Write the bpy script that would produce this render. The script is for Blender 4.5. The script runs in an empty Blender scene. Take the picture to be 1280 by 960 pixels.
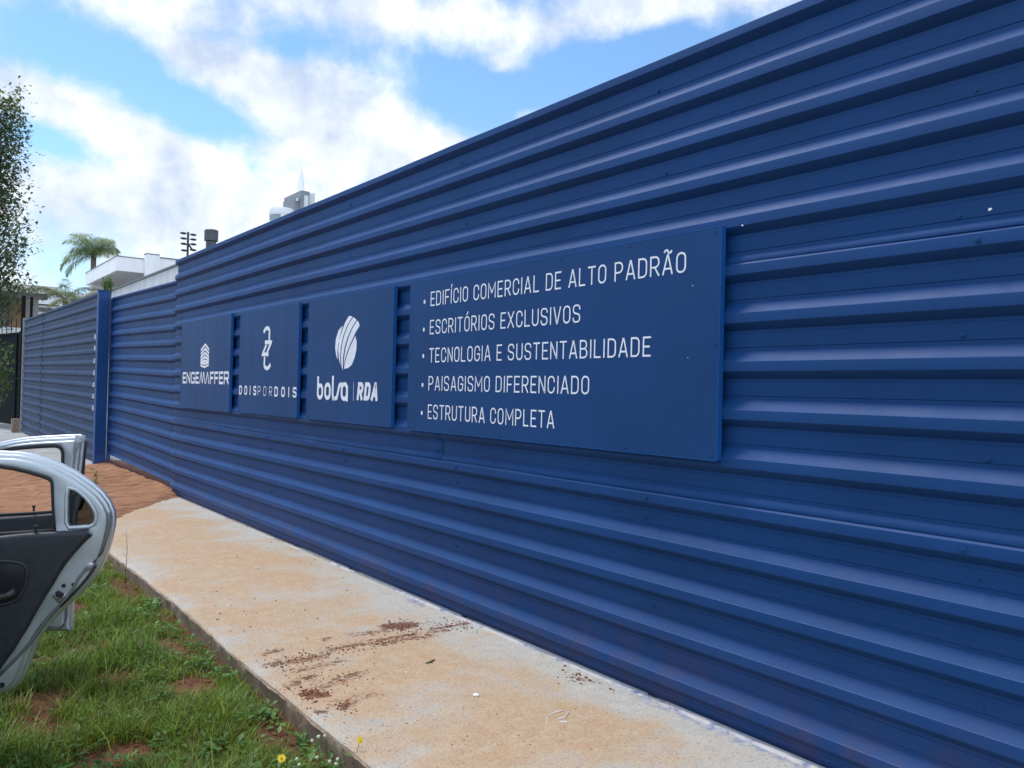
import bpy, bmesh, math, random
import numpy as np
from mathutils import Vector, Matrix, noise as mnoise
random.seed(7); rng = np.random.default_rng(7)
SC = bpy.context.scene
COL = SC.collection
R_ = math.radians

# ------------------------------------------------------------------ camera, sky, sun, exposure
TH, PI_, RO, CH, FX, FPX = 0.6580965, 0.0101641, 0.0241755, 1.418355, 2.8166, 997.108
fw = Vector((math.sin(TH)*math.cos(PI_), math.cos(TH)*math.cos(PI_), math.sin(PI_)))
ri0 = Vector((math.cos(TH), -math.sin(TH), 0)); up0 = ri0.cross(fw)
RI = math.cos(RO)*ri0 + math.sin(RO)*up0
UP = -math.sin(RO)*ri0 + math.cos(RO)*up0
cam_d = bpy.data.cameras.new('camera'); cam = bpy.data.objects.new('camera', cam_d); COL.objects.link(cam)
M = Matrix((RI, UP, -fw)).transposed().to_4x4(); M.translation = (0, 0, CH)
cam.matrix_world = M
cam_d.sensor_fit = 'HORIZONTAL'; cam_d.sensor_width = 36; cam_d.lens = FPX/1280*36
cam_d.clip_start = 0.05; cam_d.clip_end = 4000
SC.camera = cam
SC.render.resolution_x, SC.render.resolution_y = 1024, 768

SUN_EL, SUN_AZ = R_(62), R_(-19)      # azimuth measured clockwise from +Y (the fence runs along +Y)
SKY_STRENGTH, SUN_STRENGTH, EXPOSURE = 0.115, 1.45, 0.80
vs = SC.view_settings
vs.view_transform = 'Standard'; vs.look = 'None'; vs.exposure = EXPOSURE; vs.gamma = 1; vs.use_curve_mapping = False

def ray(px, py):
    return fw + RI*((px-640)/FPX) - UP*((py-480)/FPX)
O0 = Vector((0, 0, CH))
def onx(px, py, x):
    d = ray(px, py); return O0 + d*(x/d.x)
def ony(px, py, y):
    d = ray(px, py); return O0 + d*(y/d.y)
def onz(px, py, z=0.0):
    d = ray(px, py); return O0 + d*((z-CH)/d.z)

world = bpy.data.worlds.new('World'); SC.world = world; world.use_nodes = True
def build_sky():
    nt = world.node_tree; N = nt.nodes; L = nt.links; N.clear()
    out = N.new('ShaderNodeOutputWorld'); bg = N.new('ShaderNodeBackground')
    sky = N.new('ShaderNodeTexSky'); sky.sky_type = 'NISHITA'; sky.sun_disc = False
    sky.sun_elevation = SUN_EL; sky.sun_rotation = SUN_AZ
    sky.air_density = 1.0; sky.dust_density = 0.3; sky.ozone_density = 1.6; sky.altitude = 500
    tc = N.new('ShaderNodeTexCoord')
    def math_(op, a, b=None, clamp=False):
        n = N.new('ShaderNodeMath'); n.operation = op; n.use_clamp = clamp
        for i, v in enumerate((a, b)):
            if v is None: continue
            if isinstance(v, (int, float)): n.inputs[i].default_value = v
            else: L.new(v, n.inputs[i])
        return n.outputs[0]
    def dot(v, c):
        n = N.new('ShaderNodeVectorMath'); n.operation = 'DOT_PRODUCT'; L.new(v, n.inputs[0]); n.inputs[1].default_value = c
        return n.outputs['Value']
    d = tc.outputs['Generated']
    sep = N.new('ShaderNodeSeparateXYZ'); L.new(d, sep.inputs[0])
    # layer of cloud seen as a flat sheet overhead: direction divided by its height
    zz = math_('MAXIMUM', sep.outputs[2], 0.02); zz = math_('ADD', zz, 0.16)
    comb = N.new('ShaderNodeCombineXYZ')
    L.new(math_('DIVIDE', sep.outputs[0], zz), comb.inputs[0]); L.new(math_('DIVIDE', sep.outputs[1], zz), comb.inputs[1])
    def noise(vec, scale, detail, rough, dist=0.0):
        n = N.new('ShaderNodeTexNoise'); n.noise_dimensions = '3D'
        n.inputs['Scale'].default_value = scale; n.inputs['Detail'].default_value = detail
        n.inputs['Roughness'].default_value = rough; n.inputs['Distortion'].default_value = dist
        L.new(vec, n.inputs['Vector']); return n
    n1 = noise(d, 4.2, 6, 0.58, 0.3)
    n2 = noise(d, 15.0, 7, 0.60, 0.15)
    n3 = noise(d, 7.0, 4, 0.55)
    # blue gaps and white banks with a place in the sky of their own (angles round the view of the street)
    f = dot(d, fw); fpos = math_('MAXIMUM', f, 0.05)
    warp = noise(comb.outputs[0], 2.2, 4, 0.6)
    ws = N.new('ShaderNodeSeparateColor'); L.new(warp.outputs['Color'], ws.inputs[0])
    gx = math_('ADD', math_('DIVIDE', dot(d, RI), fpos), math_('MULTIPLY', math_('SUBTRACT', ws.outputs[0], 0.5), 0.07))
    gy = math_('ADD', math_('DIVIDE', dot(d, UP), fpos), math_('MULTIPLY', math_('SUBTRACT', ws.outputs[1], 0.5), 0.05))
    total = None
    # (px, py, half length, half width, tilt in degrees, weight): positive = cloud, negative = blue
    blobs = [(80, 58, 105, 30, -18, -1.2), (250, 135, 72, 30, -20, -1.5), (180, 88, 42, 16, -40, -.7), (60, 175, 50, 17, -30, -1.1), (305, 206, 42, 15, -30, -.8),
             (585, 118, 100, 38, -15, -1.3), (770, 75, 120, 38, 12, -1.3), (375, 50, 42, 20, 0, -.55),
             (310, 86, 150, 28, -8, 1.0), (500, 184, 185, 44, -15, 1.4), (70, 120, 95, 22, -14, .8), (200, 182, 150, 27, -20, 1.0), (170, 255, 190, 48, -5, 1.0),
             (230, 16, 95, 22, 0, .6), (540, 22, 140, 30, -8, .75), (820, 14, 150, 30, 12, 1.1), (630, 82, 30, 18, 0, .8), (655, 141, 26, 14, 0, .8)]
    for px, py, a, b, t, w in blobs:
        cx, cy = (px-640)/FPX, -(py-480)/FPX
        ct, st = math.cos(R_(t)), math.sin(R_(t))
        dx = math_('SUBTRACT', gx, cx); dy = math_('SUBTRACT', gy, cy)
        u = math_('ADD', math_('MULTIPLY', dx, ct*FPX/a), math_('MULTIPLY', dy, st*FPX/a))
        v = math_('ADD', math_('MULTIPLY', dx, -st*FPX/b), math_('MULTIPLY', dy, ct*FPX/b))
        r2 = math_('ADD', math_('MULTIPLY', u, u), math_('MULTIPLY', v, v))
        g = math_('MULTIPLY', math_('EXPONENT', math_('MULTIPLY', r2, -0.9)), w)
        total = g if total is None else math_('ADD', total, g)
    front = N.new('ShaderNodeMapRange'); front.interpolation_type = 'SMOOTHSTEP'
    L.new(f, front.inputs['Value']); front.inputs['From Min'].default_value = 0.3; front.inputs['From Max'].default_value = 0.6
    total = math_('MULTIPLY', total, front.outputs[0])
    base = math_('MULTIPLY', math_('SUBTRACT', n1.outputs['Fac'], 0.5), 1.5)
    fine = math_('MULTIPLY', math_('SUBTRACT', n2.outputs['Fac'], 0.5), 2.5)
    m = math_('ADD', math_('ADD', math_('MULTIPLY', total, 1.25), base), fine)
    mr = N.new('ShaderNodeMapRange'); mr.interpolation_type = 'SMOOTHSTEP'
    L.new(m, mr.inputs['Value']); mr.inputs['From Min'].default_value = -0.65; mr.inputs['From Max'].default_value = 1.0
    low = N.new('ShaderNodeMapRange'); L.new(sep.outputs[2], low.inputs['Value'])
    low.inputs['From Min'].default_value = 0.0; low.inputs['From Max'].default_value = 0.22; low.inputs['To Min'].default_value = 0.40; low.inputs['To Max'].default_value = 0.0
    mask = math_('ADD', mr.outputs[0], low.outputs[0], True)
    # bodies of the clouds: bright tops, bluish grey thick parts
    cr = N.new('ShaderNodeMapRange'); L.new(math_('ADD', math_('MULTIPLY', n3.outputs['Fac'], 0.55), math_('MULTIPLY', n2.outputs['Fac'], 0.45)), cr.inputs['Value'])
    cr.inputs['From Min'].default_value = 0.40; cr.inputs['From Max'].default_value = 0.60
    cm = N.new('ShaderNodeMix'); cm.data_type = 'RGBA'; L.new(cr.outputs[0], cm.inputs['Factor'])
    cm.inputs['A'].default_value = (4.6, 5.5, 7.0, 1); cm.inputs['B'].default_value = (8.6, 8.9, 9.3, 1)
    bl = N.new('ShaderNodeMix'); bl.data_type = 'RGBA'; bl.blend_type = 'MULTIPLY'; bl.inputs['Factor'].default_value = 1
    L.new(sky.outputs[0], bl.inputs['A']); bl.inputs['B'].default_value = (.80, .98, 1.06, 1)
    back = N.new('ShaderNodeMapRange'); back.interpolation_type = 'SMOOTHSTEP'   # clouds behind the view brightened to cast more light on the fence
    L.new(f, back.inputs['Value'])
    for k_, x_ in zip(('From Min', 'From Max', 'To Min', 'To Max'), (-.5, .45, 2.0, .67)): back.inputs[k_].default_value = x_
    cs = N.new('ShaderNodeVectorMath'); cs.operation = 'SCALE'; L.new(cm.outputs['Result'], cs.inputs[0]); L.new(back.outputs[0], cs.inputs['Scale'])
    mx = N.new('ShaderNodeMix'); mx.data_type = 'RGBA'; L.new(mask, mx.inputs['Factor'])
    L.new(bl.outputs['Result'], mx.inputs['A']); L.new(cs.outputs[0], mx.inputs['B'])
    L.new(mx.outputs['Result'], bg.inputs['Color']); bg.inputs['Strength'].default_value = SKY_STRENGTH
    L.new(bg.outputs[0], out.inputs[0])
build_sky()

sl = bpy.data.lights.new('sun', 'SUN'); sl.energy = SUN_STRENGTH; sl.angle = R_(14); sl.color = (1.0, 0.98, 0.945)
sun = bpy.data.objects.new('sun', sl); COL.objects.link(sun)
sd = Vector((math.sin(SUN_AZ)*math.cos(SUN_EL), math.cos(SUN_AZ)*math.cos(SUN_EL), math.sin(SUN_EL)))
sun.rotation_euler = sd.to_track_quat('Z', 'Y').to_euler(); sun.location = (0, 0, 30)

# ------------------------------------------------------------------ helpers
def link(o): COL.objects.link(o); return o
def tag(o, label=None, cat=None, group=None, kind=None):
    if label: o['label'] = label
    if cat: o['category'] = cat
    if group: o['group'] = group
    if kind: o['kind'] = kind
    return o
def empty(name, loc, label, cat, group=None):
    o = link(bpy.data.objects.new(name, None)); o.location = loc; o.empty_display_size = .1
    return tag(o, label, cat, group)
def pydata(name, v, f, mat=None, parent=None, smooth=False, sharp=None):
    me = bpy.data.meshes.new(name); me.from_pydata([tuple(p) for p in v], [], f); me.update()
    return finish(name, me, mat, parent, smooth, sharp)
def finish(name, me, mat=None, parent=None, smooth=False, sharp=None):
    if mat: me.materials.append(mat)
    if smooth: me.polygons.foreach_set('use_smooth', [True]*len(me.polygons))
    if sharp is not None: me.set_sharp_from_angle(angle=R_(sharp))
    o = link(bpy.data.objects.new(name, me))
    if parent is not None: par(o, parent)
    return o
def root_inv(p):
    m = Matrix.Translation(p.location)
    q = p.parent
    return m
def par(o, parent):
    # geometry is written in world coordinates: cancel the parent's placement
    o.parent = parent
    o.matrix_parent_inverse = wm(parent).inverted()
def wm(o):
    m = Matrix.LocRotScale(o.location, o.rotation_euler, o.scale)
    if o.parent is not None: m = wm(o.parent) @ o.matrix_parent_inverse @ m
    return m
class MB:
    def __init__(s): s.v = []; s.f = []
    def add(s, v, f):
        n = len(s.v); s.v += [tuple(p) for p in v]; s.f += [tuple(i+n for i in q) for q in f]; return s
    def box(s, x0, x1, y0, y1, z0, z1):
        v = [(x, y, z) for z in (z0, z1) for y in (y0, y1) for x in (x0, x1)]
        return s.add(v, [(0,2,3,1), (4,5,7,6), (0,1,5,4), (2,6,7,3), (0,4,6,2), (1,3,7,5)])
    def prism(s, pts, d):
        n = len(pts); d = Vector(d); a = [Vector(p) for p in pts]; b = [p+d for p in a]
        return s.add(a+b, [tuple(range(n))[::-1], tuple(range(n, 2*n))] + [(i, (i+1) % n, n+(i+1) % n, n+i) for i in range(n)])
    def tube(s, path, r, n=6, cap=True):
        path = [Vector(p) for p in path]; rr = r if isinstance(r, (list, tuple)) else [r]*len(path)
        rings = []
        for i, p in enumerate(path):
            t = (path[min(i+1, len(path)-1)] - path[max(i-1, 0)]).normalized()
            a = t.cross(Vector((0, 0, 1)) if abs(t.z) < .9 else Vector((1, 0, 0))).normalized(); b = t.cross(a)
            rings.append([p + (a*math.cos(2*math.pi*k/n) + b*math.sin(2*math.pi*k/n))*rr[i] for k in range(n)])
        v = [q for r_ in rings for q in r_]; f = []
        for i in range(len(path)-1):
            for k in range(n):
                f.append((i*n+k, i*n+(k+1) % n, (i+1)*n+(k+1) % n, (i+1)*n+k))
        if cap: f += [tuple(range(n))[::-1], tuple(range((len(path)-1)*n, len(path)*n))]
        return s.add(v, f)
    def blob(s, c, r, sq=(1, 1, 1), jit=.2, sub=1):
        bm = bmesh.new(); bmesh.ops.create_icosphere(bm, subdivisions=sub, radius=1)
        for q in bm.verts:
            k = 1 + random.uniform(-jit, jit); q.co = Vector((q.co.x*r*sq[0]*k, q.co.y*r*sq[1]*k, q.co.z*r*sq[2]*k)) + Vector(c)
        bm.verts.ensure_lookup_table()
        s.add([q.co for q in bm.verts], [tuple(x.index for x in f.verts) for f in bm.faces]); bm.free(); return s
    def build(s, name, mat, parent=None, smooth=False, sharp=None, bevel=None):
        o = pydata(name, s.v, s.f, mat, parent, smooth, sharp)
        if bevel:
            m = o.modifiers.new('bevel', 'BEVEL'); m.width = bevel; m.segments = 2; m.limit_method = 'ANGLE'; m.angle_limit = R_(35)
        return o

# ------------------------------------------------------------------ materials
class Mat:
    def __init__(s, name):
        s.m = bpy.data.materials.new(name); s.m.use_nodes = True; s.t = s.m.node_tree; s.N = s.t.nodes; s.L = s.t.links
        s.p = s.N['Principled BSDF']; s.tc = s.N.new('ShaderNodeTexCoord'); s.geo = s.N.new('ShaderNodeNewGeometry')
        s.pos = s.geo.outputs['Position']
    def noise(s, scale, detail=4, rough=.55, vec=None, stretch=None, dist=0):
        n = s.N.new('ShaderNodeTexNoise'); n.inputs['Scale'].default_value = scale; n.inputs['Detail'].default_value = detail
        n.inputs['Roughness'].default_value = rough; n.inputs['Distortion'].default_value = dist
        v = vec or s.pos
        if stretch:
            mp = s.N.new('ShaderNodeMapping'); mp.inputs['Scale'].default_value = stretch; s.L.new(v, mp.inputs[0]); v = mp.outputs[0]
        s.L.new(v, n.inputs['Vector']); return n.outputs['Fac']
    def voro(s, scale, vec=None):
        n = s.N.new('ShaderNodeTexVoronoi'); n.inputs['Scale'].default_value = scale; s.L.new(vec or s.pos, n.inputs['Vector']); return n
    def ramp(s, v, a, b, lo=0., hi=1., smooth=True):
        n = s.N.new('ShaderNodeMapRange'); n.interpolation_type = 'SMOOTHSTEP' if smooth else 'LINEAR'
        s.L.new(v, n.inputs['Value'])
        for k, x in zip(('From Min', 'From Max', 'To Min', 'To Max'), (a, b, lo, hi)): n.inputs[k].default_value = x
        return n.outputs[0]
    def math(s, op, a, b=None, clamp=False):
        n = s.N.new('ShaderNodeMath'); n.operation = op; n.use_clamp = clamp
        for i, v in enumerate((a, b)):
            if v is None: continue
            if isinstance(v, (int, float)): n.inputs[i].default_value = v
            else: s.L.new(v, n.inputs[i])
        return n.outputs[0]
    def mix(s, fac, a, b, blend='MIX'):
        n = s.N.new('ShaderNodeMix'); n.data_type = 'RGBA'; n.blend_type = blend
        for k, x in (('Factor', fac), ('A', a), ('B', b)):
            if isinstance(x, (int, float)): n.inputs[k].default_value = x
            elif isinstance(x, (tuple, list)): n.inputs[k].default_value = (*x, 1)
            else: s.L.new(x, n.inputs[k])
        return n.outputs['Result']
    def attr(s, name, color=False):
        n = s.N.new('ShaderNodeAttribute'); n.attribute_name = name
        return n.outputs['Color'] if color else n.outputs['Fac']
    def sep(s, v=None):
        n = s.N.new('ShaderNodeSeparateXYZ'); s.L.new(v or s.pos, n.inputs[0]); return n.outputs
    def set(s, key, x):
        i = s.p.inputs[key]
        if isinstance(x, (int, float)): i.default_value = x
        elif isinstance(x, (tuple, list)): i.default_value = (*x, 1)
        else: s.L.new(x, i)
        return s
    def bump(s, h, strength=.3, dist=.01):
        n = s.N.new('ShaderNodeBump'); n.inputs['Strength'].default_value = strength; n.inputs['Distance'].default_value = dist
        s.L.new(h, n.inputs['Height']); s.L.new(n.outputs[0], s.p.inputs['Normal']); return s

def simple(name, col, rough=.6, metal=0., var=.12, scale=8, bump=0.):
    m = Mat(name); n = m.noise(scale, 5)
    m.set('Base Color', m.mix(m.ramp(n, .3, .7), tuple(c*(1-var) for c in col), tuple(min(1, c*(1+var)) for c in col)))
    m.set('Roughness', m.ramp(n, .2, .8, max(.02, rough-.06), min(1, rough+.06))); m.set('Metallic', metal)
    if bump: m.bump(m.noise(scale*6, 3), bump, .004)
    return m.m

def blue_paint(name, col, rough, dusty=True, coat=0.0):
    m = Mat(name)
    big = m.noise(1.1, 4, .6); streak = m.noise(3.0, 5, .6, stretch=(1, 2.2, .16)); grain = m.noise(160, 2)
    c = m.mix(m.ramp(big, .3, .7), tuple(x*.90 for x in col), tuple(x*1.08 for x in col))
    c = m.mix(m.ramp(streak, .52, .75, 0, .12), c, tuple(x*1.5+.006 for x in col))
    if dusty:
        z = m.sep()[2]
        spl = m.math('MULTIPLY', m.ramp(z, .0, .50, 1, 0), m.ramp(m.noise(5, 6, .7), .35, .7))
        c = m.mix(m.math('MULTIPLY', spl, .34), c, (.10, .045, .035))
    m.set('Base Color', c)
    m.set('Roughness', m.math('ADD', m.ramp(streak, .3, .7, rough-.02, rough+.03), m.math('MULTIPLY', grain, .04)))
    m.set('Specular IOR Level', .24); m.set('Coat Weight', coat); m.set('Coat Roughness', .15)
    m.bump(m.math('ADD', grain, m.math('MULTIPLY', m.noise(14, 3), .9)), .10, .0022)
    return m.m
BLUE = blue_paint('fence_blue_enamel', (.0060, .0505, .174), .53)
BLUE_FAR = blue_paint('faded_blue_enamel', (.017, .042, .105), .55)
BLUE_SIGN = blue_paint('sign_blue_enamel', (.0062, .0502, .167), .52, False)
BLUE_POST = blue_paint('post_blue_enamel', (.009, .060, .215), .45)
WHITE_VINYL = simple('white_lettering_vinyl', (.86, .86, .90), .45, var=.03)
WHITE_CHIP_GAP = simple('bare_paint_and_gap_light', (.85, .85, .84), .6, var=.03)  # bare paint of the chips, also daylight in the far rib gaps
SCREW = blue_paint('painted_screw', (.0062, .060, .175), .35, False); FRAME_BLUE = blue_paint('sign_frame_blue', (.010, .092, .31), .45, False)

# ------------------------------------------------------------------ ground
def grid(name, xs, ys, zf, mat, kind='structure', attrs=None, smooth=True):
    X, Y = np.meshgrid(xs, ys); Z = zf(X, Y)
    nx, ny = len(xs), len(ys)
    v = np.stack([X, Y, Z], -1).reshape(-1, 3)
    i = np.arange(nx*ny).reshape(ny, nx)
    f = np.stack([i[:-1, :-1], i[:-1, 1:], i[1:, 1:], i[1:, :-1]], -1).reshape(-1, 4)
    me = np_mesh(name, v, f)
    for k, a in (attrs or {}).items():
        at = me.attributes.new(k, 'FLOAT', 'POINT'); at.data.foreach_set('value', a(X, Y).reshape(-1).astype(np.float32))
    o = finish(name, me, mat, None, smooth); tag(o, kind=kind); return o
def np_mesh(name, v, f):
    me = bpy.data.meshes.new(name); v = np.asarray(v, np.float32); f = np.asarray(f, np.int32); k = f.shape[1]
    me.vertices.add(len(v)); me.vertices.foreach_set('co', v.reshape(-1))
    me.loops.add(f.size); me.loops.foreach_set('vertex_index', f.reshape(-1))
    me.polygons.add(len(f)); me.polygons.foreach_set('loop_start', np.arange(len(f), dtype=np.int32)*k)
    me.polygons.foreach_set('loop_total', np.full(len(f), k, np.int32)); me.update(calc_edges=True); return me
# smooth value noise for numpy arrays
_tab = rng.random((256, 256))
def vn(x, y, s):
    x = np.asarray(x)*s + 37.3; y = np.asarray(y)*s + 11.7
    xi = np.floor(x).astype(int); yi = np.floor(y).astype(int); fx = x-xi; fy = y-yi
    fx = fx*fx*(3-2*fx); fy = fy*fy*(3-2*fy)
    g = lambda a, b: _tab[a % 256, b % 256]
    return (g(xi, yi)*(1-fx)+g(xi+1, yi)*fx)*(1-fy) + (g(xi, yi+1)*(1-fx)+g(xi+1, yi+1)*fx)*fy
def fbm(x, y, s, o=4):
    t = 0; a = .5
    for k in range(o): t = t + a*vn(x+k*17.1, y-k*9.3, s*2**k); a *= .5
    return t/(1-.5**o)

m = Mat('soil_red')
a = m.noise(3, 6, .6); b = m.noise(26, 5, .65); c3 = m.noise(120, 3, .6)
col = m.mix(m.ramp(a, .3, .7), (.135, .042, .018), (.20, .070, .030)); col = m.mix(m.ramp(b, .45, .7, 0, .8), col, (.055, .020, .011))
m.set('Base Color', col).set('Roughness', .95); m.bump(m.math('ADD', b, m.math('MULTIPLY', c3, .5)), .8, .02); SOIL = m.m
m = Mat('driveway_earth')
a = m.noise(1.6, 6, .6); b = m.noise(9, 6, .7, stretch=(.35, 1.6, 1)); c3 = m.noise(90, 4, .65)
col = m.mix(m.ramp(a, .3, .7), (.33, .142, .063), (.43, .215, .110)); col = m.mix(m.ramp(b, .46, .66, 0, .75), col, (.125, .046, .023))
col = m.mix(m.ramp(c3, .55, .75, 0, .4), col, (.45, .27, .15))
m.set('Base Color', col).set('Roughness', .95); m.bump(m.math('ADD', m.math('MULTIPLY', b, 2), c3), .7, .02); EARTH = m.m
m = Mat('sidewalk_concrete')
st = m.attr('stain'); dirt = m.attr('dirt'); spray = m.attr('spray')
a = m.noise(2.2, 6, .62); b = m.noise(13, 6, .7); g = m.noise(260, 3, .7); pit = m.voro(42).outputs['Distance']; pn = m.noise(45, 3)
g2 = m.noise(62, 5, .8); g = m.noise(120, 3, .8)
col = m.mix(m.ramp(b, .3, .7), (.43, .395, .34), (.53, .495, .435))
tan = m.ramp(m.math('ADD', m.math('ADD', m.math('MULTIPLY', a, 1.25), m.math('MULTIPLY', b, .75)), st), .75, 1.15)
col = m.mix(m.math('MULTIPLY', tan, .78), col, m.mix(m.ramp(b, .35, .7), (.50, .275, .115), (.51, .35, .20)))
col = m.mix(m.ramp(g, .58, .72, 0, .55), col, (.52, .48, .42)); col = m.mix(m.ramp(g, .46, .34, 0, .6), col, (.15, .11, .08))
col = m.mix(m.ramp(g2, .45, .34, 0, .72), col, (.14, .095, .065)); col = m.mix(m.ramp(g2, .57, .68, 0, .45), col, (.60, .56, .50))
pits = m.math('MULTIPLY', m.ramp(pit, .20, .08), m.ramp(pn, .50, .58)); col = m.mix(m.math('MULTIPLY', pits, .8), col, (.12, .07, .045))
dm = m.ramp(m.math('ADD', dirt, m.math('MULTIPLY', m.math('SUBTRACT', m.noise(30, 7, .8), .5), 2.6)), .28, .56)
col = m.mix(m.math('MULTIPLY', dm, .90), col, m.mix(m.ramp(g, .4, .6), (.10, .032, .015), (.19, .072, .034)))
sm = m.ramp(m.math('ADD', spray, m.math('MULTIPLY', m.math('SUBTRACT', m.noise(20, 6, .75), .5), 1.3)), .45, .85)
col = m.mix(m.math('MULTIPLY', sm, .75), col, (.10, .17, .34))
m.set('Base Color', col).set('Roughness', .92)
m.bump(m.math('SUBTRACT', m.math('ADD', g, m.math('MULTIPLY', g2, .6)), m.math('MULTIPLY', pits, .9)), .55, .004); CONC = m.m
m = Mat('slab_edge_concrete'); a = m.noise(9, 6, .7); g = m.noise(90, 4, .7)
m.set('Base Color', m.mix(m.ramp(m.math('ADD', a, m.math('MULTIPLY', g, .4)), .45, .95), (.19, .125, .085), (.40, .295, .21))).set('Roughness', .95); m.bump(g, .6, .006); EDGE = m.m
PALE = simple('far_pavement_concrete', (.36, .35, .335), .9, var=.18, scale=3)
ASPH = simple('road_asphalt', (.05, .05, .052), .9, var=.25, scale=30, bump=.4)

grid('ground', np.linspace(-900, 900, 31), np.linspace(-900, 900, 31), lambda X, Y: X*0-.42, simple('far_ground_soil', (.12, .10, .055), .95, var=.3, scale=.2))
grid('road', np.linspace(-10.5, -2.6, 9), np.linspace(-40, 120, 60), lambda X, Y: X*0-.30, ASPH)
# verge of grass and red earth between the road and the pavement
EX = 1.462
def edge_x(y): return EX + .012*np.sin(np.asarray(y)*1.3+.4) + .010*(vn(y, y*0+3.3, 3.1)-.5)
bare_spots = [(1.20, 4.10, .15, .20), (1.21, 4.10, .15, .19), (.95, 4.45, .24, .13), (.60, 4.35, .2, .16), (.62, 5.0, .25, .10), (.98, 5.05, .32, .11), (.75, 3.55, .16, .11), (1.30, 4.8, .10, .3), (1.36, 3.35, .09, .25),
              (.52, 4.05, .14, .2), (1.36, 6.4, .12, .5), (.9, 6.0, .25, .2), (1.02, 3.2, .10, .07), (.35, 5.6, .25, .2), (1.40, 2.75, .08, .35), (.2, 3.5, .15, .1)]
def bare(X, Y):
    b = np.zeros_like(np.asarray(X, float))
    for k_, (x, y, rx, ry) in enumerate(bare_spots): b = np.maximum(b, (1.35 if k_ == 1 else 1.0)* np.exp(-(((X-x)/rx)**2+((Y-y)/ry)**2)*.9))
    n = fbm(X, Y, 4.0, 4)
    return np.clip((b*1.12 + (n-.5)*1.25 - .51)*4, 0, 1)
def verge_z(X, Y):
    z = -.105 + .05*(fbm(X, Y, 2.2, 4)-.5) + .025*(fbm(X, Y, 14, 3)-.5)
    z = z - .16*np.clip((-X-.4)/2.2, 0, 1)**1.3
    z = z - .004*np.clip((X-1.25)/.2, 0, 1)
    return np.where(X > 1.5, -.16, z)
grid('verge', np.concatenate([np.linspace(-2.62, -.4, 40), np.linspace(-.36, 1.52, 150)]), np.concatenate([np.linspace(-6, 1.8, 60), np.linspace(1.85, 9.0, 380)]), verge_z, SOIL)
# driveway of pale red earth in front of the gate, lapping raggedly over the end of the slab
def drive_z(X, Y):
    s = ((Y-8.45) - (X-1.45)*1.42)/1.74            # distance beyond the end of the slab
    lap = np.clip(s/.35+.5, 0, 1); lap = lap*lap*(3-2*lap)
    front = np.clip((Y-7.55-.5*(fbm(X, Y, 1.3, 3)-.5))/.8, 0, 1)
    z = np.where(X > 1.45, -.07+.088*lap, -.13+.125*front)
    z = z + .04*(fbm(X, Y, 3, 4)-.5) + .045*(fbm(X*.7, Y*2.5, 8, 4)-.5) + .05*np.clip((X-2.55)/.3, 0, 1)*np.clip((Y-10.2)/.8, 0, 1)
    return z - .17*np.clip((-X+.2)/2.6, 0, 1)
grid('driveway', np.linspace(-2.62, 3.6, 150), np.linspace(7.2, 15.05, 240), drive_z, EARTH)
grid('far_pavement', np.linspace(-2.62, 3.3, 12), np.linspace(14.7, 60, 60), lambda X, Y: -.012-.10*np.clip((Y-18)/20, 0, 1)-.12*np.clip((-X)/2.6, 0, 1), PALE)
grid('building_plot', np.linspace(3.0, 60, 20), np.linspace(-20, 90, 40), lambda X, Y: X*0-.10, PALE)

# sidewalk slab
def smear(X, Y, segs):
    d = np.zeros_like(X)
    for (ax, ay, bx, by, r, w) in segs:
        vx, vy = bx-ax, by-ay; L2 = vx*vx+vy*vy+1e-9
        t = np.clip(((X-ax)*vx+(Y-ay)*vy)/L2, 0, 1)
        q = (X-ax-t*vx)**2+(Y-ay-t*vy)**2; d = np.maximum(d, w*np.exp(-q/(r*r)))
    return d
def gp(px, py): p = onz(px, py, 0.0); return p.x, p.y
SEG = []
def seg(a, b, r, w): SEG.append((*gp(*a), *gp(*b), r, w))
seg((488, 783), (512, 781), .07, .95); seg((539, 786), (598, 777), .030, .62); seg((539, 790), (560, 788), .03, .6)
seg((412, 812), (519, 792), .05, .50); seg((340, 831), (403, 820), .06, .50); seg((445, 793), (480, 789), .06, .48)
seg((380, 868), (405, 869), .035, .95); seg((384, 849), (388, 845), .04, .6); seg((428, 885), (436, 881), .03, .75)
seg((396, 890), (404, 890), .022, .8); seg((414, 850), (446, 842), .022, .6); seg((363, 858), (372, 853), .05, .5); seg((405, 800), (412, 797), .03, .5)
seg((470, 806), (540, 794), .05, .46); seg((372, 838), (430, 826), .05, .46); seg((395, 862), (450, 842), .05, .44); seg((420, 880), (470, 868), .05, .40)
seg((715, 847), (745, 853), .03, .45); seg((330, 817), (350, 812), .04, .5)
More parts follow.
